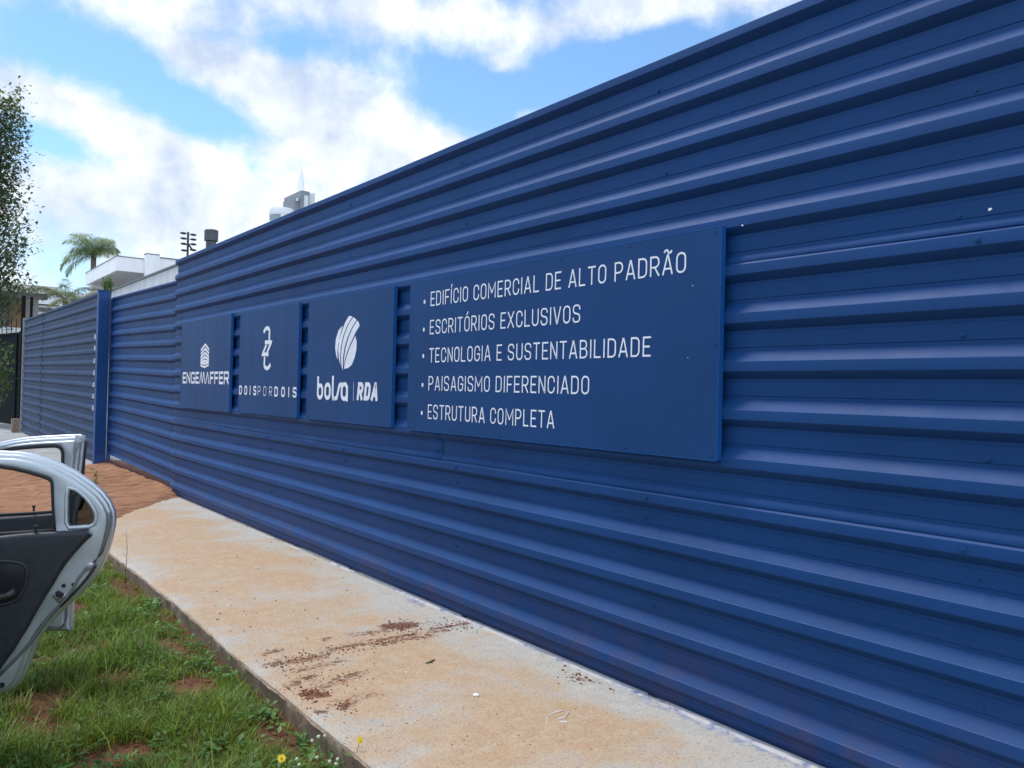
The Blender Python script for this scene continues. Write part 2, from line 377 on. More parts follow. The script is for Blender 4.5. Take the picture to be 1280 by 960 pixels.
def slab():
    y1 = np.concatenate([np.linspace(-5, 1.4, 40), np.linspace(1.45, 10.6, 460)]); u = np.linspace(0, 1, 70)
    U, Y = np.meshgrid(u, y1)
    ex = edge_x(Y); X = ex + (2.86-ex)*U
    # the far end is cut on the slant
    lim = 8.45 + (X-1.45)*1.42 + .25
    Y = np.minimum(Y, np.maximum(lim, 8.6))
    Z = .006*(fbm(X, Y, 1.5, 3)-.5) + .004*(fbm(X, Y, 12, 3)-.5)
    Z[:, 0] -= .010 + .008*vn(Y[:, 0], Y[:, 0]*0, 9); X[:, 0] += .004
    n, k = X.shape
    v = np.stack([X, Y, Z], -1).reshape(-1, 3); i = np.arange(n*k).reshape(n, k)
    f = np.stack([i[:-1, :-1], i[:-1, 1:], i[1:, 1:], i[1:, :-1]], -1).reshape(-1, 4)
    me = np_mesh('sidewalk', v, f)
    xs, ys = X, Y
    dirt = smear(xs, ys, SEG)
    tan = np.zeros_like(xs)
    for px, py, rx, ry, w in [(330, 700, .5, 1.0, .20), (470, 830, .6, .5, .22), (640, 900, .35, .35, .25), (560, 900, .3, .3, .12), (730, 915, .25, .3, .2), (230, 660, .35, 1.5, .16), (300, 760, .35, .5, .1)]:
        x, y = gp(px, py); tan = np.maximum(tan, w*np.exp(-((xs-x)/rx)**2-((ys-y)/ry)**2))
    tan += .06*np.clip((ys-3.5)/3, 0, 1) - .26*np.clip((xs-2.30)/.40, 0, 1) - .10*np.clip((1.62-xs)/.15, 0, 1)
    spray = np.clip((xs-2.66)/.13, 0, 1)*.62*(.55+.45*np.clip((3.4-ys)/1.0, 0, 1))
    x, y = gp(520, 752); spray = np.maximum(spray, .75*np.exp(-((xs-x)/.10)**2-((ys-y)/.20)**2))
    for nme, arr in (('dirt', dirt), ('stain', tan), ('spray', spray)):
        at = me.attributes.new(nme, 'FLOAT', 'POINT'); at.data.foreach_set('value', arr.reshape(-1).astype(np.float32))
    o = finish('sidewalk', me, CONC, None, True); tag(o, kind='structure')
    # rough broken side of the slab
    yy = np.concatenate([np.linspace(-5, 1.4, 60), np.linspace(1.43, 9.0, 500)])
    rows = []
    for q, (dz, dx) in enumerate([(-.011, .004), (-.02, -.004), (-.05, -.002), (-.10, .006), (-.20, .0)]):
        jit = .010*(vn(yy*1.0, yy*0+q*5.7, 12)-.5)+.006*(vn(yy, yy*0+q*3.1, 40)-.5)
        rows.append(np.stack([edge_x(yy)+dx+jit*(q > 0), yy, yy*0+dz+(-.008*vn(yy, yy*0, 9) if q == 0 else 0)], -1))
    v = np.concatenate(rows); n = len(yy); f = []
    for q in range(4):
        i = np.arange(n-1)+q*n; f.append(np.stack([i, i+1, i+1+n, i+n], -1))
    me = np_mesh('sidewalk_edge', v, np.concatenate(f)); e = finish('kerb', me, EDGE, None, True, 40); tag(e, kind='structure')
slab()

# ------------------------------------------------------------------ corrugated hoarding
PITCH, RIDGE, UNDER, UPS, DEP = .205, .040, .030, .045, .036
def profile(z_top, z_bot, e0=.955):
    """(depth, z) from the top down; depth 0 on the ridges, DEP in the valleys"""
    pts = []
    k = math.floor((z_top-e0)/PITCH)+1
    while True:
        e = e0+k*PITCH
        seq = [(DEP-.0, e+UPS), (DEP-.004, e+UPS-.004), (.004, e+.004), (.0005, e+.001), (0, e-.003), (0, e-RIDGE+.002), (.001, e-RIDGE), (DEP-.003, e-RIDGE-UNDER+.002), (DEP, e-RIDGE-UNDER),
               (DEP, e-RIDGE-UNDER-.013), (DEP-.0025, e-RIDGE-UNDER-.0155), (DEP-.0025, e-PITCH+UPS+.018), (DEP, e-PITCH+UPS+.0155)]
        for d, z in seq:
            pts.append((d, z))
        k -= 1
        if e < z_bot-.2: break
    out = []
    for i, (d, z) in enumerate(pts):
        if z_bot <= z <= z_top: out.append((d, z))
        if i+1 < len(pts):
            d2, z2 = pts[i+1]
            for zc in (z_top, z_bot):
                if (z-zc)*(z2-zc) < 0: t = (zc-z)/(z2-z); out.append((d+(d2-d)*t, zc))
    return out
def sheet(name, x, y0, y1, z_top, z_bot, mat, parent, proud=0., tilt=0., wave=.0032, seed=0, thick=.0, e0=.955):
    pr = profile(z_top, z_bot, e0); ny = max(2, int(abs(y1-y0)/.12)); ys = np.linspace(y0, y1, ny)
    P = np.array(pr); Y, D = np.meshgrid(ys, P[:, 0]); Zz = np.meshgrid(ys, P[:, 1])[1]
    w = wave*((fbm(Y+seed*7, Zz*1.6+seed, 1.1, 3)-.5)*2) + wave*.45*(fbm(Y+seed, Zz*3, 3.0, 2)-.5)*2
    X = x + D - proud + w
    Zz = Zz + tilt*(Y-y0) + .004*(vn(Y[:1]+seed, Y[:1]*0, .6)-.5)
    v = np.stack([X, Y, Zz], -1).reshape(-1, 3); k, n = X.shape; i = np.arange(k*n).reshape(k, n)
    f = np.stack([i[:-1, :-1], i[1:, :-1], i[1:, 1:], i[:-1, 1:]], -1).reshape(-1, 4)
    if y1 < y0: f = f[:, ::-1]
    me = np_mesh(name, v, f); me.set_sharp_from_angle(angle=R_(9))
    o = finish(name, me, mat, parent, True); me.set_sharp_from_angle(angle=R_(9))
    s = o.modifiers.new('thickness', 'SOLIDIFY'); s.thickness = .0016; s.offset = -1 if y1 > y0 else 1; s.offset = 0
    return o
def screw_mesh():
    b = MB()
    n = 10
    def ring(r, x): return [(x, r*math.cos(2*math.pi*k/n), r*math.sin(2*math.pi*k/n)) for k in range(n)]
    rs = [ring(.0095, 0), ring(.0095, -.0018), ring(.0055, -.0025), ring(.005, -.0070)]
    v = [p for r in rs for p in r]; f = [(i*n+k, i*n+(k+1) % n, (i+1)*n+(k+1) % n, (i+1)*n+k) for i in range(3) for k in range(n)] + [tuple(range(3*n, 4*n))]
    b.add(v, f); return b
SCREW_ME = None
def screws(parent, places, mat, size=1.0):
    global SCREW_ME
    for (x, y, z) in places:
        if SCREW_ME is None:
            o = screw_mesh().build('screw', mat, None, True, 40); SCREW_ME = o.data
        else:
            o = link(bpy.data.objects.new('screw', SCREW_ME))
        o.location = Vector((x, y, z)); o.scale = (size, size, size); par(o, parent)

def main_fence():
    root = empty('corrugated_fence', (FX, 4, 0), 'long blue corrugated metal fence carrying the four sign panels', 'fence')
    yl, yr = 10.78, -4.0
    # three rows of sheets, the upper row lapped over the lower one
    sheet('metal_sheet', FX+.004, yr, yl, .988, .012, BLUE, root, 0, seed=1)
    sheet('metal_sheet', FX+.004, yr, 4.47, 2.013, .967, BLUE, root, .0035, seed=3)
    sheet('metal_sheet', FX+.004, 4.40, yl, 2.013, .967, BLUE, root, .0052, seed=3)
    sheet('metal_sheet', FX+.004, yr, yl, 3.004, 1.992, BLUE, root, .0070, seed=4)
    pl = []
    for yc in (-.45, 1.16, 2.59, 4.22, 5.82, 7.41, 8.89, 10.35):
        for n_, z in enumerate([z_+.012 for z_ in (2.868, 2.458, 2.048, 1.638, 1.228, .818, .408)]):
            pl.append((FX+DEP-.0025+.004-(.0070 if z > 2 else .0035 if z > .95 else 0)-.0005, yc+random.uniform(-.06, .06), z+random.uniform(-.007, .009)))
        pl.append((FX-.003, yc+random.uniform(-.05, .05), .932)); pl.append((FX-.003, yc+random.uniform(-.05, .05), 1.958)) if yc < 2.1 else None
    screws(root, pl, SCREW, 1.15)
    # a few bare white chips in the enamel
    ch = MB()
    for px, py, r in ((1237, 262, .006), (928, 282, .005), (1239, 261, .004)):
        p = onx(px, py, FX-.005); ch.blob((p.x, p.y, p.z), r, (.35, 1, 1), .2)
    ch.build('paint_chip', WHITE_CHIP_GAP, root)
    # pale irregular line where the lowest sheets meet the pavement
    segs = [(8.0, 7.1, .004), (6.05, 5.55, .016), (5.0, 4.2, .015), (4.2, 3.35, .017), (3.3, 2.5, .012), (2.5, 1.5, .018), (7.0, 6.5, .006), (9.6, 8.5, .004)]
    b = MB()
    for a, c, h in segs:
        n = 24; rows = []
        for i in range(n+1):
            y = a+(c-a)*i/n; e = min(i, n-i)/3; k = min(1, e)*(.65+.5*random.random())
            rows.append([(FX+.010-.012*k, y, -.002), (FX+.012-.007*k, y, h*.5*k), (FX+.022, y, h*.5*k+.001)])
        v = [p for r in rows for p in r]; b.add(v, [(i*3+j, i*3+j+1, i*3+j+4, i*3+j+3) for i in range(n) for j in range(2)])
    mm = Mat('pale_base_line'); mm.set('Base Color', mm.mix(mm.ramp(mm.noise(8, 5, .7), .48, .68), (.50, .46, .44), (.10, .14, .26))).set('Roughness', .9)
    b.build('pale_base_line', mm.m, root, True)
    # framing posts and rails that hold the sheets from behind
    steel = simple('grey_framing_steel', (.18, .18, .19), .5, .4)
    for y in (10.5, 8.9, 7.4, 5.8, 4.2, 2.6, 1.1, -.5, -2.1, -3.7):
        MB().box(FX+.09, FX+.15, y-.03, y+.03, -.08, 2.9).build('frame_post', steel, root)
    for z in (.4, 1.4, 2.4): MB().box(FX+.05, FX+.088, -4, 10.7, z-.02, z+.02).build('frame_rail', steel, root)
main_fence()

def gate():
    X = 2.88
    root = empty('corrugated_gate', (X, 13, 0), 'lower blue corrugated gate between the blue post and the long fence, rusty rail below', 'gate')
    sheet('metal_sheet', X, 10.86, 14.925, 2.772, .122, BLUE, root, 0, tilt=.022, seed=9, e0=.955-.012)
    RUST = simple('rust_red_rail', (.075, .022, .018), .9, var=.35, scale=14, bump=.4)
    MB().box(X-.008, X+.04, 10.86, 14.925, .0, .118).build('bottom_rail', RUST, root, bevel=.006)
    MB().box(X-.006, X+.05, 14.93, 14.987, .05, 2.84).build('gate_stile', BLUE, root, bevel=.004)
    # row of hinge and lock plates along the post side
    for z in np.arange(.35, 2.75, .205):
        MB().box(X-.012, X+.01, 14.88, 14.926, z, z+.12).build('edge_plate', simple('edge_plate_grey', (.02, .035, .09), .5) if z < .4 else bpy.data.materials['edge_plate_grey'], root)
gate()

def post():
    root = empty('gate_post', (2.79, 15.05, 0), 'smooth bright blue square post between the gate and the far fence', 'post')
    MB().box(2.695, 2.872, 14.99, 15.15, -.06, 2.965).build('shaft', BLUE_POST, root, bevel=.008)
    MB().box(2.690, 2.877, 14.985, 15.155, 2.968, 2.985).build('cap', BLUE_POST, root, bevel=.004)
post()

def far_fence():
    root = empty('corrugated_fence', (FX, 20, 0), 'blue corrugated metal fence beyond the post, white specks for daylight through gaps at its near end', 'fence')
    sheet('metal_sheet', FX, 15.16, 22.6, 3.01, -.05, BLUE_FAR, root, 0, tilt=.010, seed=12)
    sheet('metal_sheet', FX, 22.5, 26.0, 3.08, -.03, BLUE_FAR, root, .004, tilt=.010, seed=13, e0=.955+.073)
    MB().box(FX-.03, FX+.05, 26.005, 26.06, -.1, 3.16).build('end_strip', simple('pale_end_strip', (.30, .31, .33), .6), root)
    for py in (421, 435, 451, 466, 481, 495.5, 510):  # white pieces stand in for daylight seen through the rib gaps
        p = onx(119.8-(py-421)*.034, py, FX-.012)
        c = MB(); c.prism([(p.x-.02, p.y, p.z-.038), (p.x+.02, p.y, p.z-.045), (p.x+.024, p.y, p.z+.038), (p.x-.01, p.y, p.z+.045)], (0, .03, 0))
        c.build('rib_gap_light', WHITE_CHIP_GAP, root)
far_fence()

# ------------------------------------------------------------------ lettering (stroked letters built as thin raised vinyl)
def arc(cx, cy, rx, ry, a0, a1, n=6):
    return [(cx+rx*math.cos(R_(a0+(a1-a0)*i/n)), cy+ry*math.sin(R_(a0+(a1-a0)*i/n))) for i in range(n+1)]
def glyph(ch, w, h, r, heavy=False):
    """centre lines in a w x h box: list of (points, closed)"""
    r = min(r, w*.5)
    q = lambda cx, cy, a0, a1: arc(cx, cy, r, r, a0, a1)
    tm = max(.70, 1-r/h-.02) if heavy else .70
    base = {'Í': 'I', 'Ó': 'O', 'Ã': 'A'}.get(ch, ch)
    if base == 'O': P = [(q(w-r, h-r, 0, 90)+q(r, h-r, 90, 180)+q(r, r, 180, 270)+q(w-r, r, 270, 360), True)]
    elif base == 'C': P = [([(w, h*tm)]+q(w-r, h-r, 0, 90)+q(r, h-r, 90, 180)+q(r, r, 180, 270)+q(w-r, r, 270, 360)+[(w, h*(1-tm))], False)]
    elif base == 'G': P = [([(w, h*max(.72, tm))]+q(w-r, h-r, 0, 90)+q(r, h-r, 90, 180)+q(r, r, 180, 270)+q(w-r, r, 270, 360)+[(w, h*.46), (w*.56, h*.46)], False)]
    elif base == 'S':
        rs = min(r, h*.21); tq = max(.76, 1-rs/h-.01); c = lambda cx, cy, a0, a1: arc(cx, cy, rs, rs, a0, a1)
        P = [([(w, h*tq)]+c(w-rs, h-rs, 0, 90)+c(rs, h-rs, 90, 180)+arc(rs, h*.5+rs+.02, rs, rs, 180, 250)+arc(w-rs, h*.5-rs-.02, rs, rs, 70, 0)+c(w-rs, rs, 0, -90)+c(rs, rs, 270, 180)+[(0, h*(1-tq))], False)]
    elif base == 'E': P = [([(w, h), (0, h), (0, 0), (w, 0)], False), ([(0, h*.5), (w*.86, h*.5)], False)]
    elif base == 'F': P = [([(w, h), (0, h), (0, 0)], False), ([(0, h*.48), (w*.86, h*.48)], False)]
    elif base == 'D': P = [([(0, 0), (0, h)]+q(w-r, h-r, 90, 0)+q(w-r, r, 360, 270), True)]
    elif base in 'PR':
        y = h*.44; rr = min(r, (h-y)/2)
        P = [([(0, 0), (0, h)], False), ([(0, h)]+arc(w-rr, h-rr, rr, rr, 90, 0)+arc(w-rr, y+rr, rr, rr, 0, -90)+[(0, y)], False)]
        if base == 'R': P.append(([(w*.50, y), (w, 0)], False))
    elif base == 'B':
        y = h*.52; ra = min(r, (h-y)/2); rb = min(r, y/2)
        P = [([(0, y), (0, h)]+arc(w*.94-ra, h-ra, ra, ra, 90, 0)+arc(w*.94-ra, y+ra, ra, ra, 0, -90), True), ([(0, 0), (0, y)]+arc(w-rb, y-rb, rb, rb, 90, 0)+arc(w-rb, rb, rb, rb, 0, -90), True)]
    elif base == 'A': P = [([(0, 0), (w*.46, h), (w*.54, h), (w, 0)], False), ([(w*.17, h*.27), (w*.83, h*.27)], False)]
    elif base == 'Λ': P = [([(0, 0), (w*.46, h), (w*.54, h), (w, 0)], False)]
    elif base == 'M': P = [([(0, 0), (0, h), (w*.47, h*.34), (w*.53, h*.34), (w, h), (w, 0)], False)]
    elif base == 'W': P = [([(0, 0), (w*.24, h), (w*.30, h), (w*.47, .04*h), (w*.53, .04*h), (w*.70, h), (w*.76, h), (w, 0)], False)]
    elif base == 'N': P = [([(0, 0), (0, h), (w*.03, h), (w*.97, 0), (w, 0), (w, h)], False)]
    elif base == 'V': P = [([(0, h), (w*.46, 0), (w*.54, 0), (w, h)], False)]
    elif base == 'X': P = [([(0, h), (w, 0)], False), ([(0, 0), (w, h)], False)]
    elif base == 'U': P = [([(0, h)]+q(r, r, 180, 270)+q(w-r, r, 270, 360)+[(w, h)], False)]
    elif base == 'L': P = [([(0, h), (0, 0), (w, 0)], False)]
    elif base == 'T': P = [([(0, h), (w, h)], False), ([(w*.5, h), (w*.5, 0)], False)]
    elif base == 'I': P = [([(w*.5, 0), (w*.5, h)], False)]
    else: P = []
    if ch in 'ÍÓ': P.append(([(w*.42, h*1.17), (w*.62+.03, h*1.34)], False))
    if ch == 'Ã': P.append(([(w*.12, h*1.19)]+arc(w*.31, h*1.19, w*.19, h*.085, 180, 0, 5)[1:]+arc(w*.69, h*1.19, w*.19, h*.085, 180, 360, 5)[1:], False))
    return P
NARROW = {'I': .0, 'Í': .0}
WIDE = {'M': 1.32, 'W': 1.9, 'X': 1.05, 'V': 1.05, 'A': 1.08, 'Ã': 1.08, 'Λ': 1.1, 'E': .88, 'F': .86, 'L': .84, 'T': .98}
def ribbon(pts, half, closed, cap=True):
    P = [np.array(p, float) for p in pts]
    Q = [P[0]]
    for p in P[1:]:
        if np.linalg.norm(p-Q[-1]) > 1e-6: Q.append(p)
    if closed and np.linalg.norm(Q[0]-Q[-1]) < 1e-6: Q.pop()
    n = len(Q)
    if not closed and cap:
        d = Q[0]-Q[1]; Q[0] = Q[0]+d/np.linalg.norm(d)*half
        d = Q[-1]-Q[-2]; Q[-1] = Q[-1]+d/np.linalg.norm(d)*half
    Lf, Rt = [], []
    for i in range(n):
        a = Q[(i-1) % n] if closed or i > 0 else None; b = Q[(i+1) % n] if closed or i < n-1 else None
        t1 = (Q[i]-a)/np.linalg.norm(Q[i]-a) if a is not None else None
        t2 = (b-Q[i])/np.linalg.norm(b-Q[i]) if b is not None else None
        if t1 is None: t1 = t2
        if t2 is None: t2 = t1
        n1 = np.array([-t1[1], t1[0]]); n2 = np.array([-t2[1], t2[0]])
        mv = n1+n2; L = np.linalg.norm(mv)
        mv = n1 if L < 1e-6 else mv/L
        k = min(half/max(.25, float(mv@n1)), half*1.9)
        Lf.append(Q[i]+mv*k); Rt.append(Q[i]-mv*k)
    return Lf, Rt
class Letter:
    """collects flat white shapes in the (u, z) plane of a sign; u runs to the reader's right"""
    def __init__(s, x): s.x = x; s.b = MB(); s.k = 0
    def P(s, p, off): return (s.x-off, -p[0], p[1])
    def stroke(s, pts, half, closed=False, cap=True):
        s.k += 1; off = .0006+.00035*(s.k % 4)
        Lf, Rt = ribbon(pts, half, closed, cap); n = len(Lf); m = n if closed else n-1
        v = [s.P(p, off) for p in Lf]+[s.P(p, off) for p in Rt]
        s.b.add(v, [(i, (i+1) % n, n+(i+1) % n, n+i) for i in range(m)])
    def poly(s, pts):
        s.k += 1; off = .0006+.00035*(s.k % 4)
        s.b.add([s.P(p, off) for p in pts], [tuple(range(len(pts)))])
    def text(s, txt, u0, u1, z0, cap, stroke, aspect=.5, gap=.17, space=.30, shear=0., rr=.24):
        half = stroke*.5
        W = []
        for c in txt:
            if c == ' ': W.append(space-gap)
            elif c in NARROW: W.append(stroke)
            else: W.append(aspect*WIDE.get(c, 1.0))
        tot = sum(W)+gap*(len(txt)-1); sc = (u1-u0)/(tot*cap)
        x = 0.
        for c, w in zip(txt, W):
            if c != ' ':
                wc = max(1e-4, (w*sc) - stroke); h = 1-stroke
                heavy = stroke > .15
                for pts, cl in glyph(c, wc, h, rr, heavy):
                    q = [(u0+(x*sc+half+px+shear*(py))*cap, z0+(half+py)*cap) for px, py in pts]
                    s.stroke(q, half*cap, cl, not (heavy and c in 'CGS'))
            x += w+gap
    def build(s, name, parent): return s.b.build(name, WHITE_VINYL, parent)

SX = FX-.0295
def sign(y_far, y_near, z0, z1, label, n_screw):
    root = empty('sign_panel', (SX, (y_far+y_near)/2, z0), label, 'sign', 'blue sign panels on the fence')
    # slightly dished face on a folded frame
    ys = np.linspace(y_near+.003, y_far-.003, 40); zs = np.linspace(z0+.003, z1-.003, 18)
    Y, Z = np.meshgrid(ys, zs); e = np.minimum(np.minimum(Y-y_near, y_far-Y), np.minimum(Z-z0, z1-Z))
    w = .0012*(fbm(Y, Z, 2.2, 3)-.5)*np.clip(e/.1, 0, 1)
    v = np.stack([np.full_like(Y, SX)+w, Y, Z], -1).reshape(-1, 3); k, n = Y.shape; i = np.arange(k*n).reshape(k, n)
    f = np.stack([i[:-1, :-1], i[1:, :-1], i[1:, 1:], i[:-1, 1:]], -1).reshape(-1, 4)
    finish('face', np_mesh('face', v, f), BLUE_SIGN, root, True)
    fr = MB(); t = .002; d = .0285
    for (a, c, zz0, zz1) in ((y_near, y_far, z1-.0028, z1), (y_near, y_far, z0, z0+.0028), (y_near, y_near+.0028, z0, z1), (y_far-.0028, y_far, z0, z1)):
        fr.box(SX-.0008, SX+d, a+.0001*(zz0 > z0+.1), c, zz0, zz1)
    fr.build('frame', FRAME_BLUE, root)
    pl = []
    for q in range(n_screw):
        y = y_near+.03+(y_far-y_near-.06)*q/(n_screw-1)
        pl += [(SX-.0002, y, z1-.02), (SX-.0002, y, z0+.02)]
    pl += [(SX-.0002, y, (z0+z1)/2) for y in (y_near+.02, y_far-.02)]
    screws(root, pl, SCREW, .62)
    return root
Z0, Z1 = 1.143, 2.157
s1 = sign(10.300, 8.470, 1.135, 2.178, 'blue sign panel with chevron emblem and ENGEMAFFER lettering', 4)
s2 = sign(8.190, 6.680, 1.146, 2.158, 'blue sign panel with hook emblem and DOISPORDOIS lettering', 4)
s3 = sign(6.475, 5.000, 1.148, 2.156, 'blue sign panel with striped leaf emblem and bolsa RDA lettering', 4)
s4 = sign(4.772, 2.160, Z0, 2.153, 'largest blue sign panel with five bulleted lines of white text', 6)

T = Letter(SX)
for txt, ye, zb in (('EDIFÍCIO COMERCIAL DE ALTO PADRÃO', 2.352, 1.973), ('ESCRITÓRIOS EXCLUSIVOS', 3.042, 1.786), ('TECNOLOGIA E SUSTENTABILIDADE', 2.552, 1.600), ('PAISAGISMO DIFERENCIADO', 2.964, 1.416), ('ESTRUTURA COMPLETA', 3.228, 1.229)):
    T.text(txt, -4.505, -ye, zb, .095, .094, .52, .17, .36)
for z in (2.008, 1.822, 1.645, 1.452, 1.265):
    T.poly([(-4.581+.0115*math.cos(a)*1.0, z+.0145*math.sin(a)) for a in np.linspace(0, 2*math.pi, 14, endpoint=False)])
T.build('lettering', s4)
fl = MB()
for px, py, r in ((866, 357, .003), (860, 447, .0025)):
    p = onx(px, py, SX); fl.blob((SX-.001, p.y, p.z), r, (.3, 1, 1), .2)
fl.build('paint_chip', WHITE_CHIP_GAP, s4)

T = Letter(SX)   # ENGEMAFFER
T.text('ENGE', -10.200, -9.545, 1.428, .138, .19, .92, .16, rr=.12)
T.text('WΛ', -9.520, -9.165, 1.428, .138, .15, .80, .05, rr=.12)
T.text('FFER', -9.135, -8.500, 1.428, .138, .19, .90, .16, rr=.12)
cu = -9.345
for k, (zt, dz) in enumerate([(1.893, .066), (1.845, .060), (1.797, .050), (1.752, .036), (1.707, .018)]):
    hw = .155; th = .028
    T.poly([(cu-hw, zt-dz-th), (cu-hw, zt-dz), (cu+.01, zt), (cu+.01, zt-th-.004)]); T.poly([(cu+.01, zt), (cu+hw, zt-dz), (cu+hw, zt-dz-th), (cu+.01, zt-th-.004)])
T.poly([(cu-.155, 1.676), (cu-.155, 1.652), (cu, 1.644), (cu, 1.668)]); T.poly([(cu, 1.668), (cu, 1.644), (cu+.155, 1.652), (cu+.155, 1.676)])
T.poly([(cu-.155, 1.648), (cu-.155, 1.630), (cu, 1.607), (cu, 1.632)]); T.poly([(cu, 1.632), (cu, 1.607), (cu+.155, 1.630), (cu+.155, 1.648)])
T.build('lettering', s1)

T = Letter(SX)   # DOISPORDOIS with the thin middle word
T.text('DOIS', -8.165, -7.680, 1.326, .093, .20, .66, .60)
T.text('POR', -7.635, -7.265, 1.326, .090, .085, .62, .62)
T.text('DOIS', -7.205, -6.690, 1.324, .093, .20, .66, .60)
c = -7.43
T.stroke([(c-.075, 1.944)]+arc(c-.004, 1.935, .066, .036, 150, 0, 8)+[(c+.062, 1.868)], .019)
T.stroke([(c-.052, 1.700-.02)]+arc(c+.018, 1.628, .072, .040, 180, 330, 8)+[(c+.090, 1.615)], .019)
T.poly([(c-.052, 1.856), (c+.134, 1.850), (c+.118, 1.814), (c-.052, 1.818)])
T.poly([(c+.118, 1.813), (c+.066, 1.814), (c-.006, 1.742), (c+.040, 1.742)][:4])
T.poly([(c-.128, 1.706), (c-.112, 1.742), (c+.052, 1.740), (c+.052, 1.702)])
T.poly([(c-.112, 1.743), (c-.062, 1.743), (c+.010, 1.813), (c-.036, 1.814)])
T.build('lettering', s2)

T = Letter(SX)   # leaf emblem, bolsa | RDA
H = .147; b0 = 1.318; st = .0165
def rr_(u0, u1, z0, z1, r, closed=True):
    return arc(u1-r, z1-r, r, r, 0, 90)+arc(u0+r, z1-r, r, r, 90, 180)+arc(u0+r, z0+r, r, r, 180, 270)+arc(u1-r, z0+r, r, r, 270, 360)
u = -6.262+st
T.stroke([(u, 1.512-st), (u, b0+.06)], st); T.stroke(rr_(u, u+.088, b0+st, b0+H-st-.012, .040), st, True)
u += .145
T.stroke(rr_(u, u+.088, b0+st, b0+H-st-.004, .040), st, True)
u += .138
T.stroke([(u, 1.515-st), (u, b0+.05), (u+.012, b0+st)], st)
u += .058
T.stroke([(u+.098, b0+H-st-.002), (u+.066, b0+H-st-.008), (u+.052, b0+H-.05), (u+.034, b0+.05), (u+.018, b0+st+.004), (u-.004, b0+st)], st)
u += .108
T.stroke(rr_(u, u+.092, b0+st, b0+H-st, .040), st, True); T.stroke([(u+.094, b0+H-.045), (u+.094, b0+st-.004)], st)
T.stroke([(-5.594, 1.463), (-5.594, 1.325)], .0022)
T.text('RDA', -5.535, -5.205, 1.329, .137, .235, .70, .14, shear=.16, rr=.2)
def lf(pts): T.poly([(lambda p: (-p.y, p.z))(onx(385+x/5.333, 360+y/5.333, SX)) for x, y in pts])
lf([(232, 250), (205, 282), (187, 340), (182, 400), (189, 450), (199, 478), (197, 430), (204, 370), (217, 310)])
lf([(272, 188), (250, 225), (225, 290), (208, 350), (202, 410), (206, 470), (217, 512), (215, 450), (220, 390), (235, 320), (262, 250), (297, 191), (285, 186)])
lf([(303, 193), (269, 248), (242, 318), (227, 382), (221, 450), (223, 515), (232, 550), (233, 470), (243, 402), (263, 332), (293, 264), (325, 212)])
lf([(330, 216), (300, 264), (271, 332), (251, 402), (241, 470), (239, 522), (248, 470), (262, 425), (285, 368), (316, 300), (345, 252), (341, 232)])
lf([(317, 318), (326, 360), (324, 410), (312, 465), (293, 512), (268, 534), (242, 539), (246, 508), (255, 470), (270, 422), (292, 370)])
T.build('lettering', s3)

# ------------------------------------------------------------------ grass verge
def leaf_mat(name, trans=.35, rough=.5):
    m = Mat(name); c = m.attr('tint', True)
    m.set('Base Color', c).set('Roughness', rough); m.set('Specular IOR Level', .35)
    tr = m.N.new('ShaderNodeBsdfTranslucent'); mx = m.N.new('ShaderNodeMixShader'); mx.inputs[0].default_value = trans
    g = m.mix(1.0, c, (1.5, 1.45, .75), 'MULTIPLY'); m.L.new(g, tr.inputs['Color'])
    m.L.new(m.p.outputs[0], mx.inputs[1]); m.L.new(tr.outputs[0], mx.inputs[2])
    m.L.new(mx.outputs[0], m.N['Material Output'].inputs['Surface']); return m.m
GRASS = leaf_mat('grass_blade'); LEAF = leaf_mat('tree_leaf', .42); FROND = leaf_mat('palm_leaf', .5)
def tinted(name, v, f, tint, mat, parent=None):
    me = np_mesh(name, v, f); at = me.attributes.new('tint', 'FLOAT_COLOR', 'POINT')
    at.data.foreach_set('color', np.concatenate([tint, np.ones((len(tint), 1))], 1).astype(np.float32).reshape(-1))
    return finish(name, me, mat, parent, True)
def blades(x, y, z, h, w, lean, az, tint, seg=3):
    """curved tapering grass blades as quads"""
    n = len(x); t = np.linspace(0, 1, seg+1)
    V = np.zeros((n, seg+1, 2, 3)); dx, dy = np.cos(az), np.sin(az); sx, sy = -dy, dx
    for k, q in enumerate(t):
        out = lean*h*q**1.8; up = h*q*(1-.35*np.minimum(lean, 1.4)*q)
        ww = w*(1-q**1.6*.97)*.5
        cx, cy, cz = x+dx*out, y+dy*out, z+up
        V[:, k, 0] = np.stack([cx-sx*ww, cy-sy*ww, cz], -1); V[:, k, 1] = np.stack([cx+sx*ww, cy+sy*ww, cz], -1)
    base = (np.arange(n)*(seg+1)*2)[:, None]
    F = np.concatenate([base+np.array([[2*k, 2*k+1, 2*k+3, 2*k+2]]) for k in range(seg)], 0)
    return V.reshape(-1, 3), F, np.repeat(tint, (seg+1)*2, 0)
